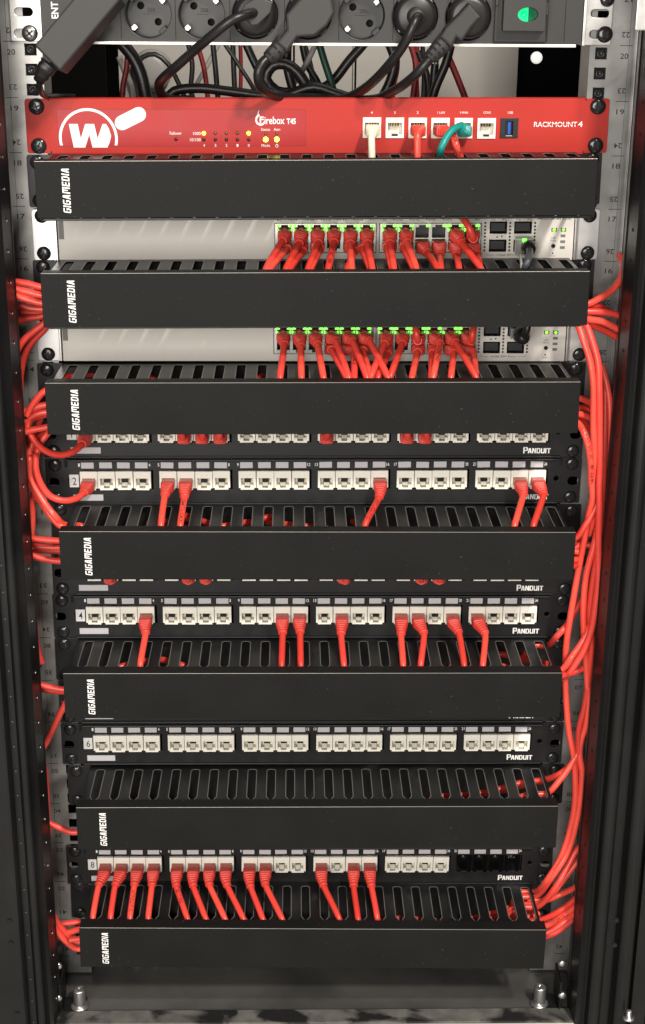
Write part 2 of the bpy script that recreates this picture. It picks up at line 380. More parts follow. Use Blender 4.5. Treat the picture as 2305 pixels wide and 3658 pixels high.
# base
b = MB()
b.box(-285, 285, -56, 760, -24, -22, 'base_black')
cpart(b, 'base_plate')
b = MB(); b.box(-268, 266, -80, -59.5, -40, -19.5, 'base_dusty', bev=1.2)
cpart(b, 'base_lip')
b = MB(); b.box(-285, 285, -62, -58, -149, -41, 'base_black'); b.box(-268, 266, -83, -80.6, -24, -20.6, 'alu', bev=.5)
cpart(b, 'plinth')
for s, x in ((-1, -229.5), (1, 226.3)):
    f = MB(); f.lathe([(8.8, 0), (8.8, 2.6), (8.2, 3.2), (6.2, 3.2)], 'steel_bright', 'z', (x, -52, -22), 20)
    pr = []
    for k in range(11): pr += [(6.0, 2.4+k*1.6), (5.1, 2.4+k*1.6+.8)]
    pr += [(6.0, 20), (5.7, 21.2), (4.4, 22.0), (2.4, 22.1), (2.2, 20.8)]
    f.lathe(pr, 'steel_bright', 'z', (x, -52, -22), 18)
    cpart(f, 'levelling_bolt')
    g = MB(); xx = s*(244 if s > 0 else 246)
    g.box(*sorted((xx, xx+s*2)), -62, -30, -21.9, 12, 'post_black', bev=.5); g.box(*sorted((xx-s*22, xx)), -62, -38, -21.9, -20, 'post_black', bev=.4)
    br = cpart(g, 'corner_bracket')
    for zz in (-4, 26):
        h = MB(); h.lathe([(4.2, 0), (4.0, 1.4), (2.6, 2.6), (0.1, 2.8)], 'steel_bright', 'y', (xx+s*3, -60.3 if zz < 0 else -50, zz), 14)
        cpart(h, 'bolt', br)
# bolt on outer right door edge, bottom
h = MB(); q = at(2247, 3620, -112); h.lathe([(5.5, 0), (5.5, 2), (2.6, 2.2), (2.6, 9), (2.0, 9.5)], 'steel_bright', 'z', (q.x, q.y, q.z-6), 14)
cpart(h, 'door_pin')
h = MB(); q = at(2293, 50, -70)
h.box(q.x-5, q.x+30, -74, -72, q.z-12, q.z+40, 'zinc', bev=.8); cpart(h, 'top_bracket')
# rear of the cabinet
k_ = .7594
b = MB(); pa = at(425, 250, 400); pb = at(1152+918*k_, 250, 400)
b.box(pa.x, pb.x, 400, 404, 640, 1000, 'rear_grey')
for px in (1050, 1152+155*k_, 1152+540*k_):
    q = at(px, 250, 399); b.box(q.x-2.5, q.x-1, 397, 399.9, 640, 1000, 'rear_grey', bev=.3); b.box(q.x-1, q.x+1.2, 399, 399.9, 640, 1000, 'void_black')
rp = cpart(b, 'rear_panel')
b = MB(); b.box(-330, 330, 780, 784, -149, 1300, 'void_black'); b.box(-330, 330, -18, 780, 1300, 1304, 'void_black'); b.box(pb.x+2, 330, 420, 424, 500, 1200, 'void_black'); b.box(-330, pa.x-2, 300, 304, 500, 1200, 'void_black')  # black sheets added to stand for the dark open space behind
cpart(b, 'dark_rear_sheets')
q = at(1917, 206, 419); b = MB().lathe([(6.5, 0), (6.2, 2), (4, 3)], 'hole_glow', 'y', tuple(q), 20); cpart(b, 'lit_hole_disc')  # glowing disc stands for a hole with light behind it
q = at(715*k_, 330*k_, 390)
b = MB(); b.lathe([(22, 0), (22, 8), (19, 12), (18, 16), (12, 18)], 'gland_grey', 'y', tuple(q), 24); cpart(b, 'cable_gland')

# ------------------------------------------------------------ mounting rails
def make_rail(s):
    o = thing('mounting_rail', ('left' if s < 0 else 'right')+'hand galvanised mounting rail with square holes and printed unit numbers', 'rack rail', (0, 0, 0), 0, 'numbered mounting rails')
    mb = MB(); ol = [rrect(*sorted((s*226.5, s*275)), -20, 1080)]
    for u in range(1, 24):
        for dz in (ZL, U/2, ZH):
            z = (u-1)*U+dz
            ol.append(rrect(s*234-4.9, s*234+4.9, z-4.75, z+4.75, .8, 2))
    mb.box(*sorted((s*226.5, s*229.1)), 0.4, 2.4, -20, 1080, 'rail_zinc'); mb.box(*sorted((s*238.9, s*275)), 0.4, 2.4, -20, 1080, 'rail_zinc')
    zs = [-20]+[(u-1)*U+dz for u in range(1, 25) for dz in (ZL, U/2, ZH)]+[1080]
    for za_, zb_ in zip(zs, zs[1:]):
        l_ = za_+(4.75 if za_ > -20 else 0); h_ = zb_-(4.75 if zb_ < 1080 else 0)
        if h_ > l_: mb.box(*sorted((s*229.1, s*238.9)), 0.4, 2.4, l_, h_, 'rail_zinc')
    mb.box(*sorted((s*224.5, s*226.5)), 0.4, 40, -20, 1080, 'rail_zinc')
    mb.box(*sorted((s*262, s*263.5)), -3, 0.4, -20, 1080, 'rail_zinc', bev=.5)
    mb.build('rail_plate', o)
    t = MB()
    x0, x1 = (-253.2, -246.6) if s < 0 else (250.0, 256.6)
    for u in range(1, 24):
        zt = (u-1)*U
        t.box(*((x0-3, x1+.5) if s < 0 else (x0-1, x1+3)), 0.25, 0.45, zt-.25, zt+.25, 'print_black')
        if u < 23:
            text(t, '%02d' % u, x0, x1, zt+U-10.6, zt+U-6.2, 0.32, 'print_black', bold=.1)
            text(t, '%02d' % (43-u), x0, x1, zt+6.2, zt+10.6, 0.32, 'print_black', rot=180, bold=.1)
    xl = x0+.4 if s < 0 else x1+.2
    t.box(xl-.12, xl+.12, 0.3, 0.42, -20, 1080, 'print_black')
    t.build('unit_numbers', o)
    n = MB()
    for u, dz in ((20, ZL), (20, U/2), (20, ZH)):
        z = (u-1)*U+dz; n.box(s*234-6.5, s*234+6.5, 3, 12, z-5, z+5, 'hole_black', bev=.5); n.lathe([(3.3, 0), (3.3, 2.6), (2.2, 2.6), (2.2, 1)], 'screw_black', 'y', (s*234, 3.5, z), 16)
    n.build('cage_nuts', o)
    return o
make_rail(-1); make_rail(1)

# ------------------------------------------------------------ cable ducts
def make_duct():
    o = thing('cable_duct', '', 'cable duct', (0, 0, 0), 0, 'black slotted cable ducts with front covers')
    mb = MB()
    # back plate with ears
    plate(mb, [rrect(-241.3, 241.3, -43.9, -0.4, 2, 3)], -1.8, 0.2, 'tray_black', bev=.2)
    mb.build('back_plate', o)
    for nm, z0, z1 in (('slotted_top', -2.0, 0.0), ('slotted_bottom', -44.2, -42.2)):
        mb = MB(); ol = [rrect(-218.5, 218.5, -73.0, -2.0)]
        for i in range(24):
            x = 1.9+(i-11.5)*18.2
            ol.append([(x-3.8+1.5, -10.5), (x-3.8, -12.5), (x-3.8, -60.5), (x-1.2, -66), (x-1.0, -72.3), (x+1.0, -72.3), (x+1.2, -66), (x+3.8, -60.5), (x+3.8, -12.5), (x+3.8-1.5, -10.5)])
        hplate(mb, ol, z0, z1, 'tray_black', bev=.3); tp_ = mb.build(nm, o)
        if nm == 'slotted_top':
            rm = MB()  # pale outlines paint the light caught along slots and tray front
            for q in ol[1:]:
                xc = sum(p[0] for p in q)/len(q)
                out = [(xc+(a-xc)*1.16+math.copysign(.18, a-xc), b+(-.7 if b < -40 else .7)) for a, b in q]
                hplate(rm, [out, q], -1.5, 0.12, 'rim_lit')
            rm.box(-218.3, 218.3, -73.15, -72.6, -1.4, .1, 'rim_lit')
            rm.build('slot_highlights', tp_)
    mb = MB()
    mb.box(-221, 221, -86.7, -85.2, -39.8, 4.4, 'cover_black', bev=.35)
    mb.box(-221, 221, -85.3, -72.5, 3.0, 4.38, 'cover_black', bev=.3)
    mb.box(-221, 221, -85.3, -74, -39.78, -38.6, 'cover_black', bev=.3)
    # highlight along the folded top edge, put in as a pale strip
    mb.box(-220.6, 220.6, -86.78, -86.2, 4.02, 4.46, 'edge_highlight', bev=.1)
    cv = mb.build('cover', o)
    t = MB(); block_text(t, 'GIGAMEDIA', -200.0, -194.0, -35.9, -1.4, -86.82, 'print_white', shear=.16, rot=True)
    t.build('lettering', cv)
    for s in (-1, 1):
        for z in (-ZL, -ZH): screw(o, s*SX, z, -1.8)
    return o
DUCTS = {18: (-0.9, 1.2, 4.4), 16: (-.9, 1.6, 3.6), 14: (-2.4, -.7, 2.2), 11: (2.4, 1.1, -.5), 8: (-1.0, .85, 0), 5: (3.8, -1.2, 0), 2: (.6, .2, -5.0)}
DL = {18: 'black slotted cable duct right under the red firewall', 16: 'black slotted cable duct between the two grey network switches',
      14: 'black slotted cable duct right under the lower grey network switch', 11: 'black slotted cable duct right under the patch panel marked 2',
      8: 'black slotted cable duct right under the patch panel marked 4', 5: 'black slotted cable duct right under the patch panel marked 6',
      2: 'lowest black slotted cable duct, right under the patch panel marked 8'}
duct0 = None; DUCT = {}
for n, (cx, dz, dd) in DUCTS.items():
    if duct0 is None: duct0 = d = make_duct()
    else: d = copy_tree(duct0)
    d.location = Vector((cx, 0, n*U+dz))*S; d.rotation_euler = (0, -dd/441, 0); d['label'] = DL[n]; DUCT[n] = d
bpy.context.view_layer.update()
def duct_top(n): return n*U+DUCTS[n][1]

# ------------------------------------------------------------ patch panels
def make_jack_mb(mb, x, z, y0=-2.2, deep=False):      # lower left corner x,z of a 15.7 x 17.6 keystone
    w_, h_ = 15.5, 17.5; yf = y0-3.2
    body = [(x, z+1.6), (x+1.6, z+1.6), (x+1.6, z), (x+w_-1.6, z), (x+w_-1.6, z+1.6), (x+w_, z+1.6), (x+w_, z+h_), (x, z+h_)]
    op = [(x+5.2, z+1.6), (x+10.3, z+1.6), (x+10.3, z+3.3), (x+13.4, z+3.3), (x+13.4, z+11), (x+2.1, z+11), (x+2.1, z+3.3), (x+5.2, z+3.3)]
    plate(mb, [body, op], yf, y0-.2, 'plastic_white', bev=.22)
    mb.box(x+4.2, x+11.2, yf-.35, yf+.3, z+13.4, z+14.9, 'plastic_white', bev=.2)
    # cavity
    mb.box(x+1.9, x+2.4, y0-1, y0+10, z+1.4, z+11.2, 'plastic_white_in'); mb.box(x+13.1, x+13.6, y0-1, y0+10, z+1.4, z+11.2, 'plastic_white_in')
    mb.box(x+1.9, x+13.6, y0-1, y0+10, z+10.9, z+11.4, 'plastic_white_in'); mb.box(x+1.9, x+13.6, y0-1, y0+10, z+1.1, z+1.6, 'plastic_white_in')
    mb.box(x+1.9, x+13.6, y0+4, y0+10.5, z+1.1, z+11.4, 'plastic_white_in')
    mb.box(x+2.4, x+5.0, y0-2.6, y0+9.9, z+3.0, z+4.6, 'plastic_white_in'); mb.box(x+10.5, x+13.1, y0-2.6, y0+9.9, z+3.0, z+4.6, 'plastic_white_in')
    mb.add([(x+5.4, y0-2.4, z+3.6), (x+10.1, y0-2.4, z+3.6), (x+10.1, y0+3.9, z+7.9), (x+5.4, y0+3.9, z+7.9)], [[0, 1, 2, 3]], 'plastic_white_in')
    mb.box(x+4.9, x+10.8, y0-.6, y0+4.2, z+(6.4 if deep else 7.8), z+9.9, 'port_dark')
    for k in range(8): mb.box(x+3.9+k*1.02, x+4.3+k*1.02, y0-1.2, y0+8, z+9.9, z+10.3, 'gold')
    return mb
def make_panel(n, u, marked, cx, dz, dd, empty=(), brand=True):
    ordw = {1: 'black patch panel mostly hidden behind the duct cover above the panel marked 2', 2: 'black 24-port patch panel with the white tag marked 2', 3: 'black patch panel mostly hidden behind the duct cover above the panel marked 4',
            4: 'black 24-port patch panel with the white tag marked 4', 5: 'black patch panel almost wholly hidden behind the duct cover above the panel marked 6', 6: 'black patch panel with the white tag marked 6 and no cables plugged in', 8: 'black patch panel with the white tag marked 8 and four empty openings'}
    o = thing('patch_bay', ordw[n], 'patch panel', (cx, 0, (u-1)*U+dz), -dd/418, 'black 24-port patch panels')
    mb = MB()
    ears = []
    for s in (-1, 1):
        x0, x1 = sorted((s*229.5, s*239.5)); ears.append(rrect(x0, x1, 17.6, 25.6, 3.9, 5))
    ol = [rrect(-241.3, 241.3, 0.4, 43.9, 1.5, 3)]+ears
    for s in (-1, 1): ol.append(circ(s*219.0, 24.0, 2.4, 14))
    for g in range(6):
        x0 = -209.4+g*71.2; ol.append(rrect(x0-.9, x0+64.4, 14.4, 33.0))
    plate(mb, ol, -2.2, -0.2, 'panel_black', bev=.25)
    mb.box(-221, 221, -6.2, -2.1, 41.6, 43.8, 'panel_black', bev=.5)      # folded top flange
    mb.box(-221, 221, -4.6, -2.1, 0.5, 2.0, 'panel_black', bev=.4)
    for s in (-1, 1): mb.box(*sorted((s*221.2, s*224)), -2.6, -2.1, 36, 43.6, 'hole_black')
    for g in range(6):
        for i in range(4):
            x = -210.4+g*71.2+i*16
            for q in (x+1.5, x+11): mb.box(q, q+3.0, -4.4, -2.0, 12.9, 14.6, 'panel_black', bev=.2)
    for g in range(6):                       # metal fins behind the openings
        for i in range(4):
            x = -210.4+g*71.2+i*16; mb.box(x+15.55, x+15.95, -2.0, 14, 14.6, 32.8, 'panel_black')
    for s in (-1, 1): mb.box(*sorted((s*228, s*241)), -.1, .1, 17, 26, 'rail_zinc') if False else None
    mb.build('panel_plate', o)
    for s in (-1, 1):
        for z in (ZL, ZH): screw(o, s*SX, z, -2.2)
    t = MB()
    lab = None; jk = None
    for g in range(6):
        for i in range(4):
            x = -210.4+g*71.2+i*16; k = g*4+i+1
            if lab is None:
                q = MB().box(0, 11.4, -2.75, -2.1, 0, 5.6, 'label_grey', bev=.12).build('port_label', o); lab = q
            else: q = lab.copy(); C.objects.link(q)
            q.location = Vector((x+1.4+random.uniform(-.15, .15), 0, 34.8+random.uniform(-.12, .12)))*S; q.rotation_euler = (0, math.radians(random.uniform(-.9, .9)), 0)
            if k not in empty:
                if n in _J: q = _J[n].copy(); C.objects.link(q)
                elif 'j%d' % (n < 5) in _J: q = _J['j%d' % (n < 5)].copy(); C.objects.link(q); q.parent = o
                else: q = make_jack_mb(MB(), 0, 0, deep=n < 5).build('jack', o); _J['j%d' % (n < 5)] = q
                q.parent = o; q.location = Vector((x+random.uniform(-.06, .06), random.uniform(-.15, .1), 15.1+random.uniform(-.1, .1)))*S; q.rotation_euler = (0, math.radians(random.uniform(-.5, .5)), 0)
            else:
                mb2 = MB(); mb2.box(x+4.6, x+10.6, 3, 16, 26.5, 27.6, 'zinc' if k == 24 else 'panel_black'); mb2.lathe([(2.6, 0), (2.4, 1), (.5, 1.4)], 'screw_black', 'y', (x+7.5, 3, 28), 12)
                mb2.box(x+3.5, x+11.5, -1.5, 12, 14.7, 15.4, 'panel_black')
                mb2.build('empty_bay', o)
            if i == 0: text(t, str(k), x-(2.5 if k > 9 else 1.4), x+.1, 36.4, 39.4, -2.26, 'print_white', bold=.15)
            if i == 3: text(t, str(k), x+13.8, x+15.2+(1.2 if k > 9 else 0), 36.4, 39.4, -2.26, 'print_white', bold=.15)
            if i in (0, 3): t.build('port_number', o); t = MB()
    block_text(t, 'P', 188.0, 192.2, 4.0, 9.9, -2.26, 'print_white')
    block_text(t, 'ANDUIT', 192.2, 212.8, 4.1, 8.9, -2.26, 'print_white', gap=.5)
    t.build('lettering', o)
    MB().box(-217.4, -190.6, -2.8, -2.1, 4.2, 10.0, 'label_grey', bev=.12).build('paper_strip', o)
    tg = MB().box(-220.2, -211.7, -2.85, -2.1, 17.1, 29, 'label_white', bev=.12).build('number_tag', o)
    q = MB(); text(q, marked, -217.4, -213.9, 19.4, 26.4, -2.9, 'print_black', bold=.02) if marked != '1' else q.box(-216.2, -215.4, -2.92, -2.86, 19.4, 26.4, 'print_black')
    q.build('lettering', tg)
    return o
_J = {}
PAN = {1: (13, '1', -.4, .3, 1.0), 2: (12, '2', 0, .5, 1.8), 3: (10, '3', .6, .2, 0), 4: (9, '4', -.8, .9, 0), 5: (7, '5', 0, 0.7, 0), 6: (6, '6', .15, .1, 0), 8: (3, '8', -1.9, -2.4, -1.0)}
for n, (u, mk, cx, dz, dd) in PAN.items(): make_panel(n, u, mk, cx, dz, dd, empty=(21, 22, 23, 24) if n == 8 else ())
def jack_pos(n, k):
    u, mk, cx, dz, dd = PAN[n]; g, i = divmod(k-1, 4); x = -210.4+g*71.2+i*16+7.75
    return Vector((x+cx, -5.4, (u-1)*U+dz+15.1+7.2+x*dd/418))

# ------------------------------------------------------------ firewall
FBC = (1.5, 18*U+1.0, 3.1/482)
fw = thing('firewall', 'red rack-mounted firewall with white circled W emblem and glowing yellow lamps', 'firewall', (FBC[0], 0, FBC[1]), -FBC[2])
def fb(x, z): return x-FBC[0], z-1.0-FBC[2]*(x-FBC[0])
mb = MB()
ix0, iz0 = fb(-215.0, 5.5); ix1, iz1 = fb(-8.7, 37.0)
PX = [(38.7, 53.8), (57.7, 73.0), (76.7, 92.0), (95.6, 111.0), (114.9, 130.4), (134.0, 149.7), (152.9, 168.7)]
ph = []
for a, b in PX[:6]: xx, zz = fb((a+b)/2, 22.3); ph.append((xx, zz))
usb = fb(160.8, 22.7)
holes = [rrect(x-7.2, x+7.2, z-8, z+8) for x, z in ph]+[rrect(usb[0]-6.8, usb[0]+6.8, usb[1]-7.4, usb[1]+7.4)]
plate(mb, [rrect(-242.3, 242.3, .2, 44.2, 2.2, 4)]+holes, -2.2, -0.1, 'red_metal', bev=.3)
mb.box(-222.5, 222.5, -2.2, 5, 44.3, 45.0, 'red_metal', bev=.3)
mb.box(-222.5, 222.5, -2.0, 30, -.6, .1, 'red_metal', bev=.2)
for s in (-1, 1):
    for z in (.2, 42.6): mb.box(s*222.4-.4, s*222.4+.4, -2.35, -2.1, z, z+1.9, 'hole_black')
mb.build('rack_bracket', fw)
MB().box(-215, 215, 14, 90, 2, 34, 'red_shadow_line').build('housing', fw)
for s in (-1, 1):
    for z in (ZL, ZH): screw(fw, s*SX, z, -2.2, r=6.6)
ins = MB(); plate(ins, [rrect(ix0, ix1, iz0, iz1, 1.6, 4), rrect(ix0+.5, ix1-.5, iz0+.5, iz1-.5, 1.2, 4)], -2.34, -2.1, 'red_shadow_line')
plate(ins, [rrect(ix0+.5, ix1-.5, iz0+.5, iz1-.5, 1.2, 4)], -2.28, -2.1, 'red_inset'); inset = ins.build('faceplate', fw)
# emblem: ring cut off by the lower edge, W and pill
t = MB(); cx, cz = fb(-189.6, 12.2); R1, R0 = 24.4, 22.2; zc = iz0+.9
def ring_half():
    a0 = math.asin((zc-cz)/R1); a1 = math.asin((zc-cz)/R0)
    out = [(cx+R1*math.cos(a), cz+R1*math.sin(a)) for a in [a0+(math.pi-2*a0)*k/40 for k in range(41)]]
    inn = [(cx+R0*math.cos(a), cz+R0*math.sin(a)) for a in [a1+(math.pi-2*a1)*k/40 for k in range(41)]]
    return out+inn[::-1]
plate(t, [ring_half()], -2.40, -2.36, 'print_white')
def F1(x, y): return fb(*((lambda p: (p.x, p.z-18*U))(at(x*k_, y*k_, -2.4))))
Wp = [(325, 583), (367, 583), (381, 652), (402, 583), (444, 583), (460, 651), (484, 583), (500, 583), (513, 605), (524, 640), (516, 672), (506, 694), (436, 694), (421, 632), (402, 694), (348, 694)]
plate(t, [[F1(*p) for p in Wp][::-1]], -2.40, -2.36, 'print_white')
p0 = Vector(F1(575, 578)); p1 = Vector(F1(655, 538)); d = (p1-p0).normalized(); n_ = Vector((-d.y, d.x)); rr = 5.9
pill = [p1+(d*math.cos(a)+n_*math.sin(a))*rr for a in [-math.pi/2+math.pi*k/10 for k in range(11)]]+[p0+(-d*math.cos(a)-n_*math.sin(a))*rr for a in [-math.pi/2+math.pi*k/10 for k in range(11)]]
plate(t, [[(p.x, p.y) for p in pill]], -2.40, -2.36, 'print_white')
t.build('emblem', inset)
t = MB()
def T(s, x0, x1, y0, y1, **kw):     # in the zoom's pixels
    a = F1(x0, y1); b_ = F1(x1, y0); text(t, s, a[0], b_[0], a[1], b_[1], -2.42, 'print_white', **kw)
fl_ = [(1222, 517), (1218, 532), (1224, 544), (1216, 550), (1211, 560), (1212, 571), (1219, 579), (1231, 582), (1240, 577), (1244, 569), (1247, 577), (1240, 588), (1226, 592), (1209, 584), (1202, 570), (1204, 552), (1213, 538), (1215, 526)]
plate(t, [[F1(*p) for p in fl_][::-1]], -2.44, -2.38, 'print_white')
T('F', 1223, 1242, 548, 577, bold=.3); T('irebox', 1246, 1340, 548, 584, bold=.12); T('T45', 1350, 1393, 557, 584, bold=.25)
T('Failover', 800, 855, 619, 634); T('1000', 910, 945, 621, 635); T('10/100', 895, 945, 650, 665)
T('Status', 1229, 1272, 602, 615); T('Attn', 1289, 1319, 602, 615); T('Mode', 1231, 1271, 678, 691)
for s_, x in (('4', 961), ('3', 1014), ('2', 1066), ('1', 1118), ('0', 1171)): T(s_, x-4, x+4, 678, 690)
pw = F1(1303, 686)
plate(t, [circ(pw[0], pw[1], 1.3, 14), circ(pw[0], pw[1], .95, 14)], -2.44, -2.38, 'print_white'); t.box(pw[0]-.18, pw[0]+.18, -2.46, -2.37, pw[1]+.3, pw[1]+1.7, 'print_white')
t.build('lettering', inset)
for i, x in enumerate((960, 1014, 1066, 1118, 1171)):
    for y in (627, 657):
        m_ = 'led_amber' if (y == 627 and i in (0, 4)) else ('led_off_amber' if y == 627 else 'led_off')
        a = F1(x, y); r_ = 1.75 if m_ == 'led_amber' else 1.5
        MB().lathe([(r_, 0), (r_*.8, .5), (.3, .8)], m_, 'y', (a[0], -2.3, a[1]), 14).build('indicator_lamp', inset)
for x, y, m_ in ((829, 655, 'led_off'), (1251, 630, 'led_off_amber'), (1303, 630, 'led_off_amber'), (1251, 656, 'led_lime'), (1303, 656, 'led_lime')):
    a = F1(x, y); r_ = 2.0 if m_ == 'led_lime' else 1.5; MB().lathe([(r_, 0), (r_*.8, .5), (.3, .8)], m_, 'y', (a[0], -2.3, a[1]), 14).build('indicator_lamp', inset)
for i, (x, z) in enumerate(ph):
    mb = MB(); yj = -2.2
    op = [(x-2.7, z-7), (x+2.7, z-7), (x+2.7, z-5.2), (x+5.9, z-5.2), (x+5.9, z+4.2), (x-5.9, z+4.2), (x-5.9, z-5.2), (x-2.7, z-5.2)]
    plate(mb, [rrect(x-7.6, x+7.6, z-8.3, z+8.3), op], -3.4, -1.6, 'plastic_white', bev=.2)
    mb.box(x-6.3, x-5.8, -1.7, 10, z-7.2, z+4.4, 'plastic_white_in'); mb.box(x+5.8, x+6.3, -1.7, 10, z-7.2, z+4.4, 'plastic_white_in')
    mb.box(x-6.3, x+6.3, -1.7, 10, z+4.1, z+4.6, 'plastic_white_in'); mb.box(x-6.3, x+6.3, -1.7, 10, z-7.4, z-6.9, 'plastic_white_in')
    mb.box(x-6.3, x+6.3, 3, 10.2, z-7.2, z+4.4, 'plastic_white_in'); mb.box(x-2.6, x+2.6, -1.0, 6, z-6.6, z-5.2, 'port_dark')
    for k in range(8): mb.box(x-4.1+k*1.1, x-3.7+k*1.1, -2.4, 3, z+1.2, z+3.8, 'gold' if k % 2 else 'port_dark')
    mb.build('network_port', fw)
mb = MB(); x, z = usb
plate(mb, [rrect(x-7.4, x+7.4, z-8, z+8), rrect(x-3.2, x+3.2, z-6.8, z+5.6)], -3.4, -1.4, 'panel_black', bev=.2)
mb.box(x-3.3, x+3.3, 3, 4, z-7, z+6, 'port_dark'); mb.box(x-1.0, x+1.4, -2.2, 3, z-5.0, z+5.0, 'usb_blue', bev=.2); mb.box(x-2.6, x+2.6, -3.0, 0, z-6.6, z-5.8, 'steel_bright')
mb.build('usb_port', fw)
t = MB()
def F2(x, y): return fb(*((lambda p: (p.x, p.z-18*U))(at(1152+x*k_, y*k_, -2.4))))
def T2(s, x0, x1, y0, y1, **kw):
    a = F2(x0, y1); b_ = F2(x1, y0); text(t, s, a[0], b_[0], a[1], b_[1], -2.42, 'print_white', **kw)
for s_, a, b_ in (('4', 229, 238), ('3', 338, 346), ('2', 445, 454), ('1 LAN', 543, 577), ('0 WAN', 649, 686), ('CONS', 759, 793), ('USB', 873, 898)): T2(s_, a, b_, 524, 535); t.build('lettering', fw); t = MB()
T2('RACKMOUNT', 996, 1200, 573, 597, bold=.1)
T2('4', 1203, 1226, 571, 597, bold=.1)
t.build('lettering', fw)
m_ = MB(); a = F2(1000, 585); b_ = F2(1200, 583)
m_.box(a[0], b_[0], -2.6, -2.5, a[1]-.15, a[1]+.2, 'red_metal'); m_.build('lettering_groove', fw)

# ------------------------------------------------------------ switches
SWC = [-26.5+.0, -12.6, 1.3, 15.2, 29.2, 43.2, 62.7, 76.7, 90.7, 104.8, 118.8, 132.8]
def make_switch(which):
    u, cx, dz, dd, label = which[:5]
    o = thing('network_switch', label, 'network switch', (cx, 0, (u-1)*U+dz), -dd/440, 'grey network switches')
    mb = MB(); B = lambda x: x-.8
    g1 = rrect(B(-34.6), B(51.0), 7.2, 31.6); g2 = rrect(B(54.8), B(140.8), 7.2, 31.6)
    sfp = [(B(148.4), B(163.2), 22.8, 33.2), (B(148.4), B(163.2), 7.4, 17.8), (B(169.3), B(184.4), 22.8, 33.2), (B(169.3), B(184.4), 7.4, 17.8)]
    plate(mb, [rrect(-219.6, 219.6, 0.3, 43.6, .4, 2), g1, g2]+[rrect(*q) for q in sfp], -3.0, -1.2, 'switch_face', bev=.15)
    mb.box(-219.4, 219.4, -1.2, 180, .4, 43.5, 'switch_face') if False else None
    mb.build('front_face', o)
    b_ = MB(); b_.box(-219, 219, 22, 200, .5, 43.4, 'switch_face'); b_.box(-219, 219, -1.2, 22, 41.5, 43.4, 'switch_face'); b_.box(-219, 219, -1.2, 22, .5, 2.4, 'switch_face')
    b_.box(-219, -217, -1.2, 22, 2, 42, 'switch_face'); b_.box(217, 219, -1.2, 22, 2, 42, 'switch_face'); b_.build('housing', o)
    for s in (-1, 1):
        e = MB(); hole = rrect(*sorted((s*228.5, s*238)), 3.0, 9.7, 3.2, 5); hole2 = rrect(*sorted((s*228.5, s*238)), 34.7, 41.4, 3.2, 5)
        plate(e, [rrect(*sorted((s*223.5, s*241.3)), .5, 43.5, 2, 3), hole, hole2], -2.2, -.4, 'steel_bright' if s < 0 else 'zinc', bev=.3)
        e.box(*sorted((s*220.2, s*222.4)), -5.0, 20, .5, 43.5, 'steel_bright', bev=.6); e.box(*sorted((s*222.4, s*224)), -2.6, -1, .5, 43.5, 'steel_bright')
        er = e.build('rack_ear', o)
        for z in (ZL, ZH): screw(o, s*SX, z, -2.2)
    for gi in (0, 1):
        q = MB(); xs = SWC[gi*6:gi*6+6]; x0 = B(xs[0])-8.1; x1 = B(xs[5])+8.1
        fr = rrect(x0, x1, 7.2, 31.6)
        ops = []
        for x in xs:
            x = B(x)
            ops.append([(x-5.6, 19.6), (x+5.6, 19.6), (x+5.6, 28.5), (x+2.8, 28.5), (x+2.8, 30.4), (x-2.8, 30.4), (x-2.8, 28.5), (x-5.6, 28.5)])
            ops.append([(x-5.6, 10.4), (x-2.8, 10.4), (x-2.8, 8.2), (x+2.8, 8.2), (x+2.8, 10.4), (x+5.6, 10.4), (x+5.6, 18.4), (x-5.6, 18.4)])
        plate(q, [fr]+ops, -3.6, -2.2, 'port_shell', bev=.12)
        plate(q, [rrect(x0-.6, x1+.6, 6.7, 32.1), rrect(x0, x1, 7.2, 31.6)], -3.3, -2.9, 'port_dark')
        q.box(x0, x1, 11, 12, 7, 31.8, 'port_dark')
        for x in [B(xs[0])-7]+[B(a)+7 for a in xs]: q.box(x-1, x+1, -2.2, 11, 7.3, 31.5, 'port_dark')
        q.box(x0, x1, -2.2, 11, 18.7, 19.3, 'port_dark')
        blk = q.build('port_block', o)
        lit = which[5]
        for ci, x in enumerate(xs):
            x = B(x)
            for sx, zz, on in ((-1, 30.0, 0), (1, 30.0, 1), (-1, 26.3, 2), (1, 26.3, 3)):
                if (gi*6+ci, on) in lit: continue
                r = MB().box(x+sx*5.1-(1.35 if zz > 28 else 1.05), x+sx*5.1+(1.35 if zz > 28 else 1.05), -4.15, -3.5, zz-1.1, zz+1.0, 'led_green', bev=.2).build('indicator_lamp', blk)
    for q in sfp:
        m_ = MB(); x0, x1, z0, z1 = q
        m_.box(x0, x1, 10, 10.4, z0, z1, 'port_dark'); m_.box(x0-.4, x0, -2.8, 10, z0, z1, 'port_dark'); m_.box(x1, x1+.4, -2.8, 10, z0, z1, 'port_dark'); m_.box(x0, x1, -2.8, 10, z1, z1+.4, 'port_dark'); m_.box(x0, x1, -2.8, 10, z0-.4, z0, 'port_dark')
        m_.box(x0+1.2, x1-1.2, -1.0, 9, z0+1.6, z1-1.2, 'panel_black', bev=.4)
        m_.build('fibre_port', o)
    hb = MB()
    for x in (144.5, 165.8, 187.0):
        for k in range(9): hb.lathe([(.95, 0), (.95, .12)], 'port_dark', 'y', (B(x), -3.0, 32.0-k*2.92), 12, False)
    for x, z in ((155, 20.3), (159, 20.3)):
        hb.add([(B(x)-1, -3.06, z-.8), (B(x)+1, -3.06, z-.8), (B(x), -3.06, z+.9)] if x == 155 else [(B(x)-1, -3.06, z+.8), (B(x)+1, -3.06, z+.8), (B(x), -3.06, z-.9)], [[0, 1, 2]], 'print_black')
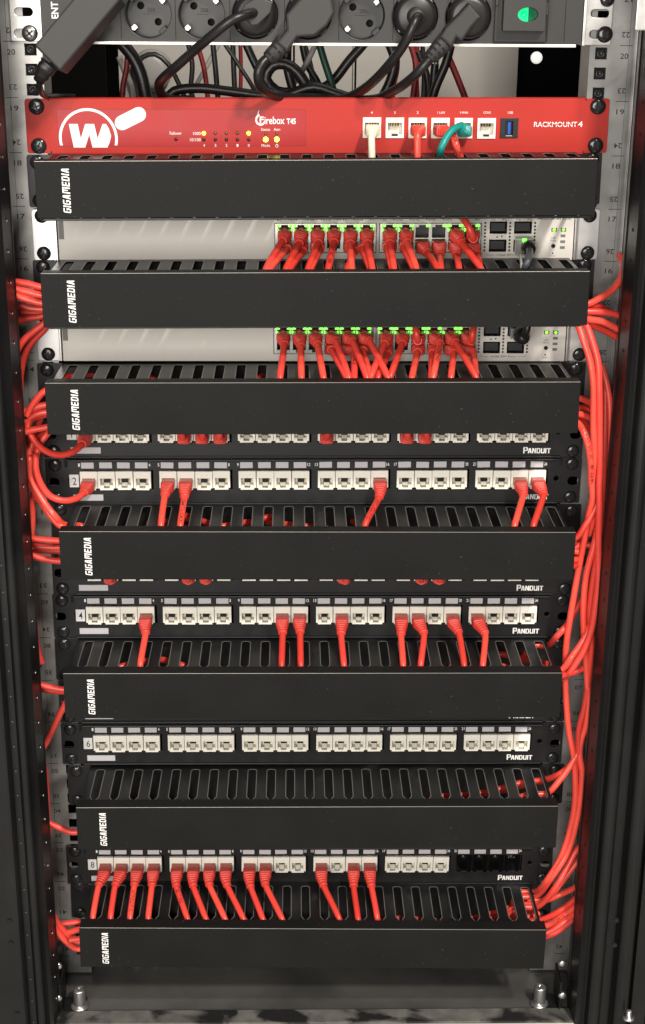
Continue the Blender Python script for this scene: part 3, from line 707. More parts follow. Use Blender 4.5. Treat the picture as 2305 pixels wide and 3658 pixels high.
    hb.lathe([(1.75, 0), (1.7, .9)], 'hole_black', 'y', (B(203.5), -3.0, 12.4), 16, False); hb.lathe([(.75, 0), (.7, .1)], 'hole_black', 'y', (B(203.3), -3.0, 6.1), 12, False)
    hb.build('vent_holes', o)
    bd = MB(); bd.box(B(201.2), B(205.8), -3.3, -2.9, 24.6, 27.8, 'port_dark', bev=.2); bd.lathe([(1.6, 0), (1.3, .2)], 'badge_green', 'y', (B(203.5), -3.3, 26.2), 12)
    bd.box(B(209.2), B(213.7), -3.3, -2.9, 24.6, 27.8, 'port_dark', bev=.2); bd.box(B(210.0), B(212.9), -3.5, -3.2, 25.5, 26.9, 'badge_green'); bd.box(B(210.8), B(212.1), -3.52, -3.25, 24.8, 27.6, 'badge_green')
    for z in (21, 16, 11): bd.box(B(209.3), B(213.5), -3.15, -2.9, z-1.2, z+1.2, 'badge_grey', bev=.15)
    bd.build('status_badges', o)
    t = MB(); y = -3.05
    text(t, 'Switch Series 1930', B(188.4), B(217.6), 34.7, 37.3, y, 'print_black', bold=.12)
    text(t, 'Instant On', B(188.4), B(205), 38.3, 41.2, y, 'print_black', bold=.2)
    t.build('lettering', o); t = MB()
    text(t, 'LED', B(201.6), B(205.4), 18.5, 20.0, y, 'print_black'); text(t, 'Mode', B(200.8), B(206.0), 16.3, 17.7, y, 'print_black'); text(t, 'Reset', B(201.0), B(205.8), 3.3, 4.6, y, 'print_black')
    t.build('lettering', o); t = MB()
    text(t, '10GbE SFP+ Ports', B(155.4), B(177), 3.8, 5.6, y, 'print_black')
    for a, b in ((146.5, 153.5), (179, 186)): t.box(B(a), B(b), -3.08, -3.0, 4.5, 4.75, 'print_black')
    for x in (146.5, 185.8): t.box(B(x), B(x)+.25, -3.08, -3.0, 4.5, 6.6, 'print_black')
    t.build('lettering', o); t = MB()
    for ci, x in enumerate(SWC+[156, 177.2]):
        a = 2*ci+1
        for s_, sx, tri in ((str(a), -4.8, 1), (str(a+1), 4.8, -1)):
            wdt = 1.5 if len(s_) > 1 else .8; tx = B(x)+sx-tri*.9
            text(t, s_, tx-wdt/2-.3, tx+wdt/2+.3, 33.9, 35.6, y, 'print_black'); qx = B(x)+sx+tri*1.2
            t.add([(qx-.7, y, 34.75-tri*.7), (qx+.7, y, 34.75-tri*.7), (qx, y, 34.75+tri*.7)], [[0, 1, 2]], 'print_black')
    t.build('lettering', o)
    MB().box(-219.0, -214.6, -3.35, -2.9, 18.5, 36.5, 'badge_grey', bev=.2).build('side_label', o)
    return o
SW1 = (17, .8, .1, 2.4, 'upper grey network switch between the first two cable ducts', {(8, 0), (9, 0), (8, 2), (8, 3), (9, 2), (9, 3)})
SW2 = (15, -.4, .3, 1.0, 'lower grey network switch, its port numbers hidden by the duct above', {(10, 0)})
make_switch(SW1); make_switch(SW2)
def sw_pos(which, c, top):
    u, cx, dz, dd = which[:4]; x = SWC[c]-.8
    return Vector((x+cx, -3.6, (u-1)*U+dz+(24.0 if top else 14.0)+x*dd/440))

# ------------------------------------------------------------ patch cables
R = 2.95
def Z1(x, y): return 940+x*.5274, 760+y*.5274
def Z2(x, y): return 960+x*.5274, 1150+y*.5274
def ZA(ox, oy): return lambda x, y: (ox+x*.7594, oy+y*.7594)
G_CAB = 'red patch cables'
def patch_cable(jp, bootend, entry, zt, label, col='red', up=False, mid=None, inner=None, txt=None, tail=None, plug='plug_red', flip=False):
    """jp jack mouth, bootend world point, entry world point in a duct slot"""
    o = thing('patch_cable', label, 'patch cable', jp, 0, G_CAB if col == 'red' else None)
    org = jp
    m1 = 'cord_'+col; m2 = 'boot_red' if col == 'red' else m1
    pe = jp+Vector((0, -7.5, -.6))
    p = MB(); p.box(jp.x-5.5, jp.x+5.5, jp.y-8.5, jp.y+6, jp.z-3.8, jp.z+3.6, plug, bev=.5)
    p.box(jp.x-1.8, jp.x+1.8, jp.y-8, jp.y+5, jp.z+(3.4 if flip else -5.0), jp.z+(4.9 if flip else -3.6), plug, bev=.3)
    p.build('plug', o, org)
    be = Vector(bootend); d0 = Vector((0, -1, 0)); dirv = (be-pe)
    c1 = pe+d0*dirv.length*.4; pts = []; secs = []; K = 31
    nxt = Vector(mid[0]) if mid else Vector(entry) if entry is not None else be+dirv
    tang = ((be-c1).normalized()*1.2+(nxt-be).normalized()*.5).normalized()
    c2 = be-tang*dirv.length*.35
    for i in range(K):
        t_ = i/(K-1); q = pe*(1-t_)**3+c1*3*(1-t_)**2*t_+c2*3*(1-t_)*t_**2+be*t_**3
        e = t_*t_*(3-2*t_); w_ = 6.1*(1-e)+4.1*e; h_ = 4.7*(1-e)+4.1*e; ex = 5*(1-e)+2*e
        if 9 <= i <= 28 and i % 4 in (1, 2): w_ *= .80; h_ *= .80
        if i == K-1: w_ *= .88; h_ *= .88
        pts.append(q); secs.append((w_, h_, ex))
    MB().loft(pts, secs, m2, 20, smooth=False).build('boot', o, org)
    path = [be-tang*3, be]
    if mid: path += [Vector(q) for q in mid]
    if entry is not None:
        E_ = Vector(entry); path.append(E_)
        prev = path[-2]; s_ = inner if inner is not None else (-1 if E_.x < 0 else 1)
        rx = random.uniform(0, 1)
        dz = (E_-prev).normalized()
        path += [E_+Vector((dz.x*4, dz.y*3+2, -9)), E_+Vector((s_*8, 12+8*rx, -20)), Vector((E_.x+s_*30, -28-16*rx, E_.z-25-8*rx)), Vector((E_.x+s_*62, -30-18*rx, E_.z-28-7*rx))]
    if tail: path += [Vector(q) for q in tail]
    sp = spline(path, 2.6)
    if col == 'red': m1 = random.choice(('cord_red', 'cord_red_b', 'cord_red_c'))
    MB().tube(sp, R, m1, 12).build('cord', o, org)
    if txt: cord_print(sp, R, txt, 8, org, o)
    return o

ORD = ['first', 'second', 'third', 'fourth', 'fifth', 'sixth', 'seventh', 'eighth', 'ninth', 'tenth', 'eleventh', 'twelfth', 'thirteenth', 'fourteenth', 'fifteenth', 'sixteenth', 'seventeenth', 'eighteenth', 'nineteenth', 'twentieth', 'twenty-first', 'twenty-second', 'twenty-third', 'last']
YB = -31
# firewall cables
zt = duct_top(18); zz = ZA(1152, 0)
def fwp(i):
    x, z = ph[i]; return Vector((x+FBC[0], -3.4, FBC[1]+z+FBC[2]*x-.8))
patch_cable(fwp(0), at(*zz(231, 640), -27), atz(*zz(233, 742), zt), zt, 'cream patch cable in the leftmost white port of the red firewall', 'cream', plug='cord_cream')
patch_cable(fwp(2), at(*zz(447, 632), -27), atz(*zz(447, 742), zt), zt, 'red patch cable in the third white port of the red firewall')
patch_cable(fwp(3), at(*zz(608, 628), -22), atz(*zz(650, 742), zt), zt, 'red patch cable in the firewall port left of the teal cable', txt='USOC/TEC', mid=[at(*zz(628, 680), -34)])
patch_cable(fwp(4), at(*zz(650, 596), -26), atz(*zz(551, 742), zt), zt, 'teal patch cable with clear plug, arching left over a red one', 'teal', mid=[at(*zz(618, 607), -33), at(*zz(585, 645), -38), at(*zz(560, 695), -42)], plug='plug_clear')
# upper switch
zt = duct_top(16)
S1 = [(0, 1, (130, 192), (14, 402)), (0, 0, (163, 245), (34, 402)), (1, 1, (243, 210), (150, 402)), (1, 0, (268, 262), (172, 402)), (2, 1, (374, 205), (300, 402)), (2, 0, (388, 245), (316, 400)),
      (3, 1, (480, 200), (438, 402)), (4, 1, (590, 207), (600, 402)), (4, 0, (618, 262), (566, 402)), (5, 1, (706, 207), (742, 402)), (5, 0, (672, 243), (728, 396)),
      (6, 1, (860, 207), (887, 400)), (6, 0, (838, 230), (876, 396)), (7, 1, (976, 200), (1042, 400)), (7, 0, (950, 235), (1024, 396)), (8, 0, (1112, 270), (1186, 400)), (9, 0, (1197, 286), (1203, 400)),
      (10, 1, (1345, 206), (1482, 395)), (10, 0, (1310, 287), (1328, 397)), (11, 0, (1450, 282), (1470, 385))]
col_w = {0: 'first', 1: 'second', 2: 'third', 3: 'fourth', 4: 'fifth', 5: 'sixth', 6: 'seventh', 7: 'eighth', 8: 'ninth', 9: 'tenth', 10: 'eleventh', 11: 'twelfth'}
TX = {(0, 3): 'INOPTEC 15801', (0, 10): '35 U', (1, 4): 'UT Class 5', (1, 9): 'U/OSPM0'}
for c, tp, be, en in S1:
    patch_cable(sw_pos(SW1, c, tp), at(*Z1(*be), YB if tp else -27), atz(*Z1(*en), zt), zt, 'red patch cable in the %s port of the %s column, upper grey switch' % ('top' if tp else 'bottom', col_w[c]), flip=bool(tp),
                txt=TX.get((0, c)) if (tp or c == 10) and not (c == 10 and tp) else None)
patch_cable(sw_pos(SW1, 11, 1), at(*Z1(1425, 175), -30), None, zt, 'red patch cable rising from the top port of the last column, upper switch', flip=True,
            tail=[at(*Z1(1405, 120), -33), at(*Z1(1365, 50), -28), at(*Z1(1335, 20), -22), at(*Z1(1322, -10), -24)])
# lower switch
zt = duct_top(14)
S2 = [(0, 1, (106, 152), (76, 390)), (1, 1, (217, 165), (222, 390)), (2, 1, (330, 152), (372, 390)), (3, 1, (452, 128), (545, 390)), (3, 0, (425, 190), (530, 390)), (4, 1, (568, 132), (668, 390)),
      (4, 0, (575, 200), (580, 392)), (5, 1, (682, 130), (812, 392)), (5, 0, (640, 195), (690, 390)), (6, 1, (785, 150), (688, 388)), (6, 0, (806, 218), (740, 380)), (7, 1, (905, 148), (820, 388)),
      (8, 0, (1010, 205), (968, 388)), (9, 1, (1157, 145), (1112, 388)), (9, 0, (1110, 213), (1100, 385)), (10, 1, (1265, 140), (1407, 385)), (10, 0, (1252, 210), (1234, 378)), (11, 0, (1385, 210), (1402, 368))]
for c, tp, be, en in S2:
    patch_cable(sw_pos(SW2, c, tp), at(*Z2(*be), YB if tp else -27), atz(*Z2(*en), zt), zt, 'red patch cable in the %s port of the %s column, lower grey switch' % ('top' if tp else 'bottom', col_w[c]), flip=bool(tp),
                txt=TX.get((1, c)) if (c == 4 and not tp) or (c == 9 and tp) else None)
patch_cable(sw_pos(SW2, 8, 1), at(*Z2(1010, 128), -30), None, zt, 'red patch cable rising from the top port of the ninth column, lower switch', flip=True, tail=[at(*Z2(1002, 80), -33), at(*Z2(992, 30), -27), at(*Z2(985, -5), -22)])
patch_cable(sw_pos(SW2, 11, 1), at(*Z2(1375, 130), -30), None, zt, 'red patch cable rising from the top port of the last column, lower switch', flip=True, tail=[at(*Z2(1382, 80), -33), at(*Z2(1390, 30), -27), at(*Z2(1395, -5), -22)])
# fibre cables on the switches
zz = ZA(1152, 500); sp0 = Vector((176.8, -3, 16*U+13.5))
o = thing('fibre_cable', 'grey fibre cable plugged into the right side of the upper grey switch', 'fibre cable', sp0, 0, 'fibre cables')
MB().box(sp0.x-7.0, sp0.x+7.0, -14, 6, sp0.z-5, sp0.z+8.5, 'plug_clear', bev=.5).build('transceiver', o, sp0)
MB().lathe([(5.5, 0), (6.2, 4), (6.0, 10), (4.4, 16)], 'cord_black', 'y', (sp0.x+3, -12, sp0.z+1), 16).build('boot', o, sp0)
MB().tube(spline([(sp0.x+3, -24, sp0.z+1), at(*zz(975, 530), -36), at(*zz(962, 580), -48), atz(*zz(945, 606), duct_top(16)), atz(*zz(940, 606), duct_top(16))+Vector((-3, 6, -20))]), 3.0, 'cord_grey', 12).build('cord', o, sp0)
MB().tube(spline([(sp0.x, -22, sp0.z-1), at(*zz(932, 540), -34), at(*zz(936, 585), -46), atz(*zz(935, 604), duct_top(16))+Vector((0, 0, -6))]), 1.2, 'cord_lightgrey', 8).build('strand', o, sp0)
a = MB(); a.box(sp0.x-1.6, sp0.x+1.6, -14.6, -13.6, sp0.z+5.2, sp0.z+8.0, 'led_green'); a.build('indicator_lamp', o, sp0)
sp1 = Vector((175.8, -3, 14*U+27.6))
o = thing('fibre_cable', 'short black looped fibre plug on the right side of the lower grey switch', 'fibre cable', sp1, 0, 'fibre cables')
MB().box(sp1.x-6.5, sp1.x+6.5, -12, 6, sp1.z-4.5, sp1.z+4.5, 'plug_clear', bev=.5).build('transceiver', o, sp1)
MB().lathe([(6.5, 0), (7.4, 5), (7.0, 13), (5.0, 19), (2, 21)], 'cord_black', 'y', (sp1.x+2, -11, sp1.z), 16).build('boot', o, sp1)
MB().tube(spline([(sp1.x+2, -28, sp1.z), (sp1.x+4, -34, sp1.z+8), (sp1.x+6, -30, sp1.z+22), (sp1.x+6, -24, sp1.z+32)]), 3.0, 'cord_black', 12).build('cord', o, sp1)

# patch panel cables
def pan(n, k, za, be, en, nd, txt=None, yb=-33, **kw):
    zt = duct_top(nd)
    return patch_cable(jack_pos(n, k), at(*za(*be), yb), atz(*za(*en), zt), zt, 'red patch cable in the %s jack of the patch panel marked %d' % (ORD[k-1], n), txt=txt, **kw)
L7 = ZA(0, 1600); R8 = ZA(1152, 1600)
pan(2, 5, L7, (776, 225), (757, 368), 11); pan(2, 6, L7, (868, 235), (848, 370), 11, txt='Cat6 TIA C3CC')
pan(2, 16, R8, (266, 235), (200, 366), 11, txt='KY7L CU PVC'); pan(2, 23, R8, (945, 222), (903, 370), 11); pan(2, 24, R8, (1040, 222), (991, 372), 11)
LL = ZA(0, 2100); RR = ZA(1152, 2100)
pan(4, 4, LL, (685, 217), (660, 366), 8); pan(4, 11, LL, (1330, 217), (1325, 368), 8, inner=-1); pan(4, 12, LL, (1412, 212), (1415, 370), 8, inner=-1)
pan(4, 14, RR, (88, 220), (101, 366), 8, inner=-1); pan(4, 17, RR, (370, 222), (380, 368), 8, inner=1); pan(4, 18, RR, (478, 215), (462, 364), 8, inner=1); pan(4, 20, RR, (642, 212), (667, 370), 8, inner=1); pan(4, 21, RR, (766, 217), (754, 368), 8, inner=1)
Z7 = lambda x, y: (200+x*.5274, 2950+y*.5274); Z8 = lambda x, y: (1000+x*.6592, 2950+y*.6592)
for k, be, en in ((1, (290, 405), (248, 638)), (2, (402, 405), (368, 640)), (3, (531, 405), (500, 640)), (4, (650, 408), (624, 643)), (5, (816, 412), (893, 638)), (6, (931, 412), (1018, 640)), (7, (1041, 405), (1148, 640)), (8, (1162, 410), (1273, 640)), (9, (1320, 418), (1403, 640)), (10, (1420, 402), (1535, 640))):
    pan(8, k, Z7, be, en, 2, txt={3: '1UTP CU PVC', 5: '22 17 CU'}.get(k), yb=-34, inner=-1 if k < 5 else 1)
for k, be, en in ((13, (238, 328), (322, 506)), (15, (400, 330), (425, 516)), (16, (497, 330), (528, 500))): pan(8, k, Z8, be, en, 2, yb=-34, inner=1)
# cables that turn upwards behind the covers, seen from below only
PN = {1: 'half hidden above the panel marked 2', 3: 'mostly hidden above the panel marked 4'}
for n, ks, nd in ((1, (6, 7, 8, 13, 17, 18), 14), (3, (2, 6, 7, 14, 18, 19), 11)):
    for k in ks:
        jp = jack_pos(n, k)
        dz_ = 3 if n == 1 else 1
        be = jp+Vector((random.uniform(-2, 2), -19, dz_)); jx = random.uniform(-4, 4)
        patch_cable(jp, be, None, 0, 'red cable curling up from the %s jack, %s' % (ORD[k-1], PN[n]),
                    tail=[be+Vector((jx*.2, -5, 3)), be+Vector((jx*.5, -7, 9)), be+Vector((jx, -8, 18)), be+Vector((jx, -8, 36)), be+Vector((jx-20, 0, 52))])
# two cables looping out to the left
L1 = lambda x, y: (x*.3324, 900+y*.3324)
L2 = lambda x, y: (x*.3736, 1600+y*.3736)
L3 = lambda x, y: (x*.4154, 2400+y*.4154)
jp = jack_pos(1, 1)
patch_cable(jp, at(*L1(880, 2070), -30), None, 0, 'red patch cable looping left from the first jack of the half hidden top panel',
            tail=[at(*L1(800, 2140), -38), at(*L1(680, 2180), -42), at(*L1(540, 2160), -46), at(*L1(420, 2085), -48), at(*L1(335, 1970), -48), at(*L1(295, 1890), -46), at(*L1(330, 1800), -40), at(*L1(520, 1740), -30)])
jp = jack_pos(2, 1)
patch_cable(jp, at(*L2(800, 430), -30), None, 0, 'red patch cable looping left from the first jack of the panel marked 2',
            tail=[at(*L2(740, 480), -38), at(*L2(620, 504), -44), at(*L2(490, 465), -46), at(*L2(395, 350), -46), at(*L2(345, 200), -46), at(*L2(345, 60), -44), at(*L1(385, 2240), -42), at(*L1(420, 2080), -40), at(*L1(505, 1960), -38), at(*L1(560, 1900), -34)])

# ------------------------------------------------------------ cables at the sides
def side_cable(pts, label, txt=None, r=R, col='cord_red', name='network_cable', cat='network cable', group='red cables running beside the ducts', tstart=6):
    pts = [Vector(p) for p in pts]; sp = spline(pts, 3.0); org = pts[0]
    col = random.choice(('cord_red', 'cord_red_b', 'cord_red_c'))
    if not txt:
        o = MB().tube(sp, r, col, 12).build(name, None, org); o.location = org*S; return tag(o, label, cat, group)
    o = thing(name, label, cat, org, 0, group); MB().tube(sp, r, col, 12).build('cord', o, org); cord_print(sp, r, txt, tstart, org, o); return o
def duct_of(z): return min(DUCTS, key=lambda n: abs(z-(duct_top(n)-U/2)))
def inner_ext(p, s, zdrop=4, run=60, yy=-40):       # continue inwards, staying inside the duct
    n = duct_of(p.z); lo_, hi_ = duct_top(n)-U+7, duct_top(n)-6.5
    cl = lambda z: max(lo_, min(hi_, z))
    return [Vector((p.x+s*14, p.y, cl(p.z))), Vector((p.x+s*run*.5, (p.y+yy)/2, cl(p.z-zdrop))), Vector((p.x+s*run, yy, cl(p.z-zdrop)))]
def end_at(px, py, Y):                               # the point where a cable slips in at the side of a duct
    for n in DUCTS:
        q = atz(px, py, duct_top(n)-5.5)
        if -74 < q.y < -3 and abs(abs(q.x-DUCTS[n][0])-218.5) < 12: return q
    return at(px, py, Y)
def LC(za, pts, Y, label, inw=True, first_in=False, **kw):
    Ys = Y if isinstance(Y, (list, tuple)) else [Y]*len(pts)
    P = [at(*za(*p), y) for p, y in zip(pts, Ys)]
    if inw:
        P[-1] = end_at(*za(*pts[-1]), Ys[-1])
    if inw: P = P+inner_ext(P[-1], 1 if P[-1].x < 0 else -1, kw.pop('drop', 4), kw.pop('run', 60))
    if first_in: P = inner_ext(P[0], 1 if P[0].x < 0 else -1)[::-1]+P
    return side_cable(P, label, **kw)
LC(L1, [(60, 300), (150, 320), (300, 340), (445, 378)], -40, 'topmost red cable leaving the left end of the duct between the switches')
LC(L1, [(60, 385), (155, 400), (300, 430), (450, 465)], -42, 'second red cable from the top leaving the left end of the duct between the switches')
LC(L1, [(60, 450), (160, 468), (300, 513), (455, 550)], -44, 'third red cable from the top leaving the left end of the duct between the switches')
LC(L1, [(60, 600), (170, 560), (320, 605), (465, 615)], -26, 'shaded red cable below the three bright ones left of the second duct')
LC(L1, [(60, 660), (180, 640), (300, 650), (465, 650)], -18, 'dark shaded red cable in the middle of the left bundle beside the second duct')
LC(L1, [(60, 800), (180, 755), (300, 715), (465, 690)], -24, 'shaded red cable slanting down to the left, lowest behind the second duct')
LC(L1, [(150, 1180), (195, 1045), (260, 945), (350, 865), (470, 775)], -46, 'bright red cable curving down to the left below the second duct')
LC(L1, [(216, 1480), (226, 1300), (262, 1130), (330, 990), (430, 880), (480, 830)], -34, 'red cable hanging in a long curve left of the lower switch')
LC(L1, [(290, 1760), (330, 1680), (400, 1580), (495, 1490)], -46, 'shiny red cable arching up to the left end of the third duct')
LC(L1, [(160, 1780), (245, 1730), (400, 1668), (502, 1640)], -44, 'second red cable leaving the left end of the third duct')
LC(L1, [(160, 1880), (250, 1825), (390, 1745), (506, 1720)], -42, 'third red cable leaving the left end of the third duct')
LC(L1, [(160, 1960), (260, 1938), (380, 1905), (515, 1880)], -52, 'fourth red cable, nearly level, leaving the left end of the third duct')
LC(L1, [(240, 2200), (300, 2060), (380, 1930), (430, 1800), (510, 1680)], -24, 'shaded red cable behind the level one left of the third duct')
LC(L1, [(490, 1960), (400, 2040), (310, 2180)], -26, 'shaded red cable dropping behind the loop left of the top patch panel', inw=False)
P = [at(*L1(470, 1960), -30), at(*L1(370, 2030), -36), at(*L1(310, 2200), -40), at(*L2(285, 100), -42), at(*L2(290, 260), -42), at(*L2(345, 390), -44), at(*L2(430, 530), -48), at(*L2(530, 655), -52), end_at(*L2(620, 735), -54)]
side_cable(P+inner_ext(P[-1], 1, 12), 'red cable sweeping down from the third duct into the fourth duct top left')
P = [at(*L1(300, 2060), -34), at(*L1(265, 2250), -38), at(*L2(240, 130), -40), at(*L2(268, 290), -40), at(*L2(325, 410), -40), at(*L2(410, 545), -44), at(*L2(510, 680), -48), end_at(*L2(600, 755), -50)]
side_cable(P+inner_ext(P[-1], 1, 16), 'red cable just behind its twin, entering the fourth duct at its top left')
LC(L2, [(330, 400), (315, 500), (312, 650), (300, 850), (296, 960)], -34, 'red cable hanging straight down left of the fourth duct', inw=False)
LC(L2, [(210, 850), (290, 862), (420, 878), (570, 888)], -44, 'topmost red cable leaving the left end of the fourth duct', run=110)
LC(L2, [(210, 930), (290, 935), (420, 950), (572, 955)], -30, 'shaded red cable in the middle of three leaving the fourth duct on the left', txt='TVD SOT CNCTEC', tstart=28)
LC(L2, [(210, 970), (290, 968), (420, 980), (574, 985)], -24, 'dark red cable behind the printed one left of the fourth duct')
LC(L2, [(210, 1005), (295, 1025), (420, 1060), (578, 1082)], -44, 'lowest red cable leaving the left end of the fourth duct', run=140)
LC(L2, [(322, 1500), (335, 1720), (348, 1850), (372, 1980), (400, 2060)], -6, 'thin glimpse of red cable along the left rail above the fifth duct', inw=False)
LC(L3, [(240, 95), (325, 108), (430, 132), (532, 150)], -42, 'front red cable leaving the left end of the fifth duct', run=100)
LC(L3, [(240, 125), (325, 140), (430, 160), (532, 168)], -34, 'red cable tucked under another at the left end of the fifth duct')
LC(L3, [(300, 800), (355, 685), (405, 600), (475, 455), (540, 320)], -30, 'red cable slanting down to the left below the fifth duct', drop=-10)
LC(L3, [(300, 1260), (388, 1285), (500, 1335), (656, 1380)], -40, 'lone red cable leaving the left end of the sixth duct', run=100)
LC(L3, [(425, 1960), (440, 2040), (490, 2150), (580, 2255), (680, 2320)], -42, 'upper of two red cables curving into the lowest duct on the left')
LC(L3, [(425, 2040), (440, 2110), (482, 2215), (570, 2320), (680, 2385)], -44, 'lower of two red cables curving into the lowest duct on the left')
LC(L3, [(385, 820), (398, 1000), (405, 1200), (420, 1400)], -4, 'thin glimpse of red cable along the left rail beside the sixth duct', inw=False)

# right side
R1 = lambda x, y: (1900+x*.3736, 800+y*.3736)
R2 = lambda x, y: (1880+x*.3738, 1700+y*.3738)
R3 = lambda x, y: (1880+x*.3738, 2600+y*.3738)
LC(R1, [(840, 300), (868, 350), (872, 440), (835, 550), (750, 645), (640, 715), (535, 765)], [-4, -10, -20, -26, -32, -38, -42], 'red cable curling up by the number 16 on the right rail')
LC(R1, [(760, 850), (640, 790), (535, 780)], [-22, -32, -36], 'short red cable under the curling one at the second duct', inw=True)
LC(R1, [(900, 920), (830, 875), (700, 845), (530, 838)], [-30, -34, -40, -42], 'nearly level red cable leaving the second duct on the right')
LC(R1, [(900, 1060), (830, 1010), (680, 935), (525, 908)], [-36, -40, -44, -46], 'red cable with black print leaving the second duct on the right', txt='WECS5YS VERIFIED', tstart=52)
LC(R1, [(900, 1150), (825, 1090), (700, 1020), (540, 945)], [-26, -30, -34, -40], 'lowest red cable reaching from the second duct to the right post')
P = [at(*R1(440, 960), -40), at(*R1(490, 1100), -46), at(*R1(560, 1320), -50), at(*R1(588, 1550), -52), at(*R1(590, 1900), -52), at(*R1(600, 2200), -52), at(*R2(630, 60), -50), at(*R2(632, 220), -50), at(*R2(600, 360), -46), at(*R2(565, 560), -40), at(*R2(500, 900), -38), at(*R2(430, 1300), -38), at(*R2(385, 1600), -36), at(*R2(372, 1900), -34), at(*R2(395, 2300), -34), at(*R3(415, 60), -36), at(*R3(458, 300), -40), at(*R3(468, 650), -42), at(*R3(435, 900), -44), at(*R3(330, 1240), -46), at(*R3(200, 1450), -48), end_at(*R3(60, 1570), -46)]
side_cable(P+inner_ext(P[-1], -1, 14, 50), 'long red cable from the second duct down the right side into the lowest')
P = [at(*R1(520, 950), -42), at(*R1(590, 1150), -48), at(*R1(635, 1330), -52), at(*R1(645, 1600), -54), at(*R1(650, 1900), -54), at(*R1(655, 2300), -54), at(*R2(700, 80), -54), at(*R2(700, 300), -54), at(*R2(690, 600), -54), at(*R2(690, 950), -54), at(*R2(668, 1200), -54), at(*R2(600, 1550), -54), at(*R2(490, 1770), -54), end_at(*R2(345, 1935), -54)]
side_cable(P+inner_ext(P[-1], -1, 6, 60), 'long red printed cable down the right side, ending at the fifth duct', txt='CAT6 U/UTP CU PVC 4x2xAWG26/7 LSZH  CAT6 U/UTP CU 4x2xAWG   PVC 893-2/1/10-S48 2-6 ISO/IE  11A-S92 2-6 ISO', tstart=330)
P = [at(*R1(670, 1350), -30), at(*R1(735, 1640), -34), at(*R1(745, 1880), -36), at(*R1(720, 2300), -36), at(*R2(735, 120), -38), at(*R2(700, 420), -40), at(*R2(650, 650), -42), at(*R2(575, 950), -44), at(*R2(548, 1250), -44), at(*R2(555, 1550), -42), at(*R2(578, 1850), -40), at(*R2(590, 2150), -40), at(*R2(575, 2380), -40), at(*R3(530, 100), -40), at(*R3(510, 230), -40), at(*R3(535, 420), -42), at(*R3(525, 600), -44), at(*R3(480, 900), -46), at(*R3(400, 1180), -48), at(*R3(250, 1420), -50), end_at(*R3(80, 1615), -50)]
side_cable(P+inner_ext(P[-1], -1, 14, 60), 'long red cable weaving behind the others down the right side')
P = [at(*R2(690, 700), -46), at(*R2(640, 1000), -46), at(*R2(610, 1300), -44), at(*R2(625, 1600), -42), at(*R2(600, 1900), -40), at(*R2(560, 2200), -40), at(*R2(510, 2400), -40), at(*R3(500, 120), -40), at(*R3(515, 330), -40), at(*R3(560, 560), -40)]
side_cable([at(*R1(700, 1500), -30), at(*R1(700, 1900), -38)]+[at(*R2(720, 300), -46)]+P, 'red cable running straight down the right side behind the printed one', txt=None)
LC(R1, [(620, 1760), (540, 1700), (445, 1665)], [-26, -32, -36], 'topmost short red cable at the right end of the third duct')
LC(R1, [(600, 1800), (500, 1760), (440, 1760)], [-22, -28, -34], 'second short red cable at the right end of the third duct')
LC(R1, [(640, 1900), (540, 1845), (438, 1815)], [-32, -38, -42], 'third short red cable at the right end of the third duct')
LC(R1, [(640, 2050), (540, 1940), (438, 1850)], [-24, -30, -34], 'fourth red cable, shaded, at the right end of the third duct')
P = [at(*R1(435, 1900), -44), at(*R1(490, 1975), -50), at(*R1(540, 2120), -54), at(*R1(565, 2300), -54), at(*R2(620, 60), -50), at(*R2(650, 220), -46), at(*R2(640, 400), -40), at(*R2(600, 560), -34)]
side_cable(inner_ext(P[0], -1)[::-1]+P, 'red printed cable bending down from the right end of the third duct', txt='VERIFIED ISO/IEC 11801-2-6 893-2 2-6 UTP', tstart=66)
LC(R2, [(700, 200), (655, 320), (560, 480), (465, 600)], [-44, -46, -48, -48], 'red cable slanting from the right bundle into the fourth duct')
LC(R2, [(640, 460), (540, 620), (465, 690)], [-30, -34, -36], 'shaded red cable slanting into the fourth duct on the right')
LC(R2, [(560, 760), (492, 800), (445, 800)], [10, -38, -44], 'upper short stub of red cable at the right of the fourth duct')
LC(R2, [(550, 830), (484, 855), (440, 858)], [10, -38, -44], 'lower short stub of red cable at the right of the fourth duct')
LC(R2, [(560, 1140), (500, 1230), (400, 1410), (300, 1525), (195, 1620)], [-20, -24, -30, -36, -40], 'red cable slanting into the fifth duct just below the panel marked 4', drop=16)
LC(R2, [(620, 1420), (540, 1580), (440, 1720), (330, 1860)], [-44, -48, -50, -50], 'red cable lying on the printed one at the fifth duct', drop=8, run=90)
LC(R2, [(600, 1800), (500, 1860), (400, 1895), (350, 1905)], [-34, -38, -42, -44], 'shaded red cable crossing under the printed one by the fifth duct')
LC(R3, [(470, 300), (430, 350), (330, 435), (150, 502)], [-30, -34, -40, -40], 'upper of two red cables entering the sixth duct on the right', drop=8, run=110)
LC(R3, [(500, 220), (430, 350), (320, 500), (200, 625)], [-38, -42, -46, -50], 'lower of two red cables entering the sixth duct on the right', drop=14, run=110)
LC(R3, [(560, 1100), (480, 1170), (390, 1340), (260, 1550), (100, 1710)], [-36, -40, -46, -50, -52], 'middle red cable curving into the lowest duct on the right', drop=20, run=100)
LC(R3, [(560, 1200), (470, 1300), (350, 1460), (240, 1590), (90, 1690)], [-28, -32, -38, -44, -48], 'red cable just behind the middle one entering the lowest duct', drop=24, run=120)
LC(R3, [(540, 1480), (460, 1530), (310, 1600), (180, 1650)], [-24, -28, -34, -40], 'shaded red cable behind the bundle entering the lowest duct on the right', drop=24)
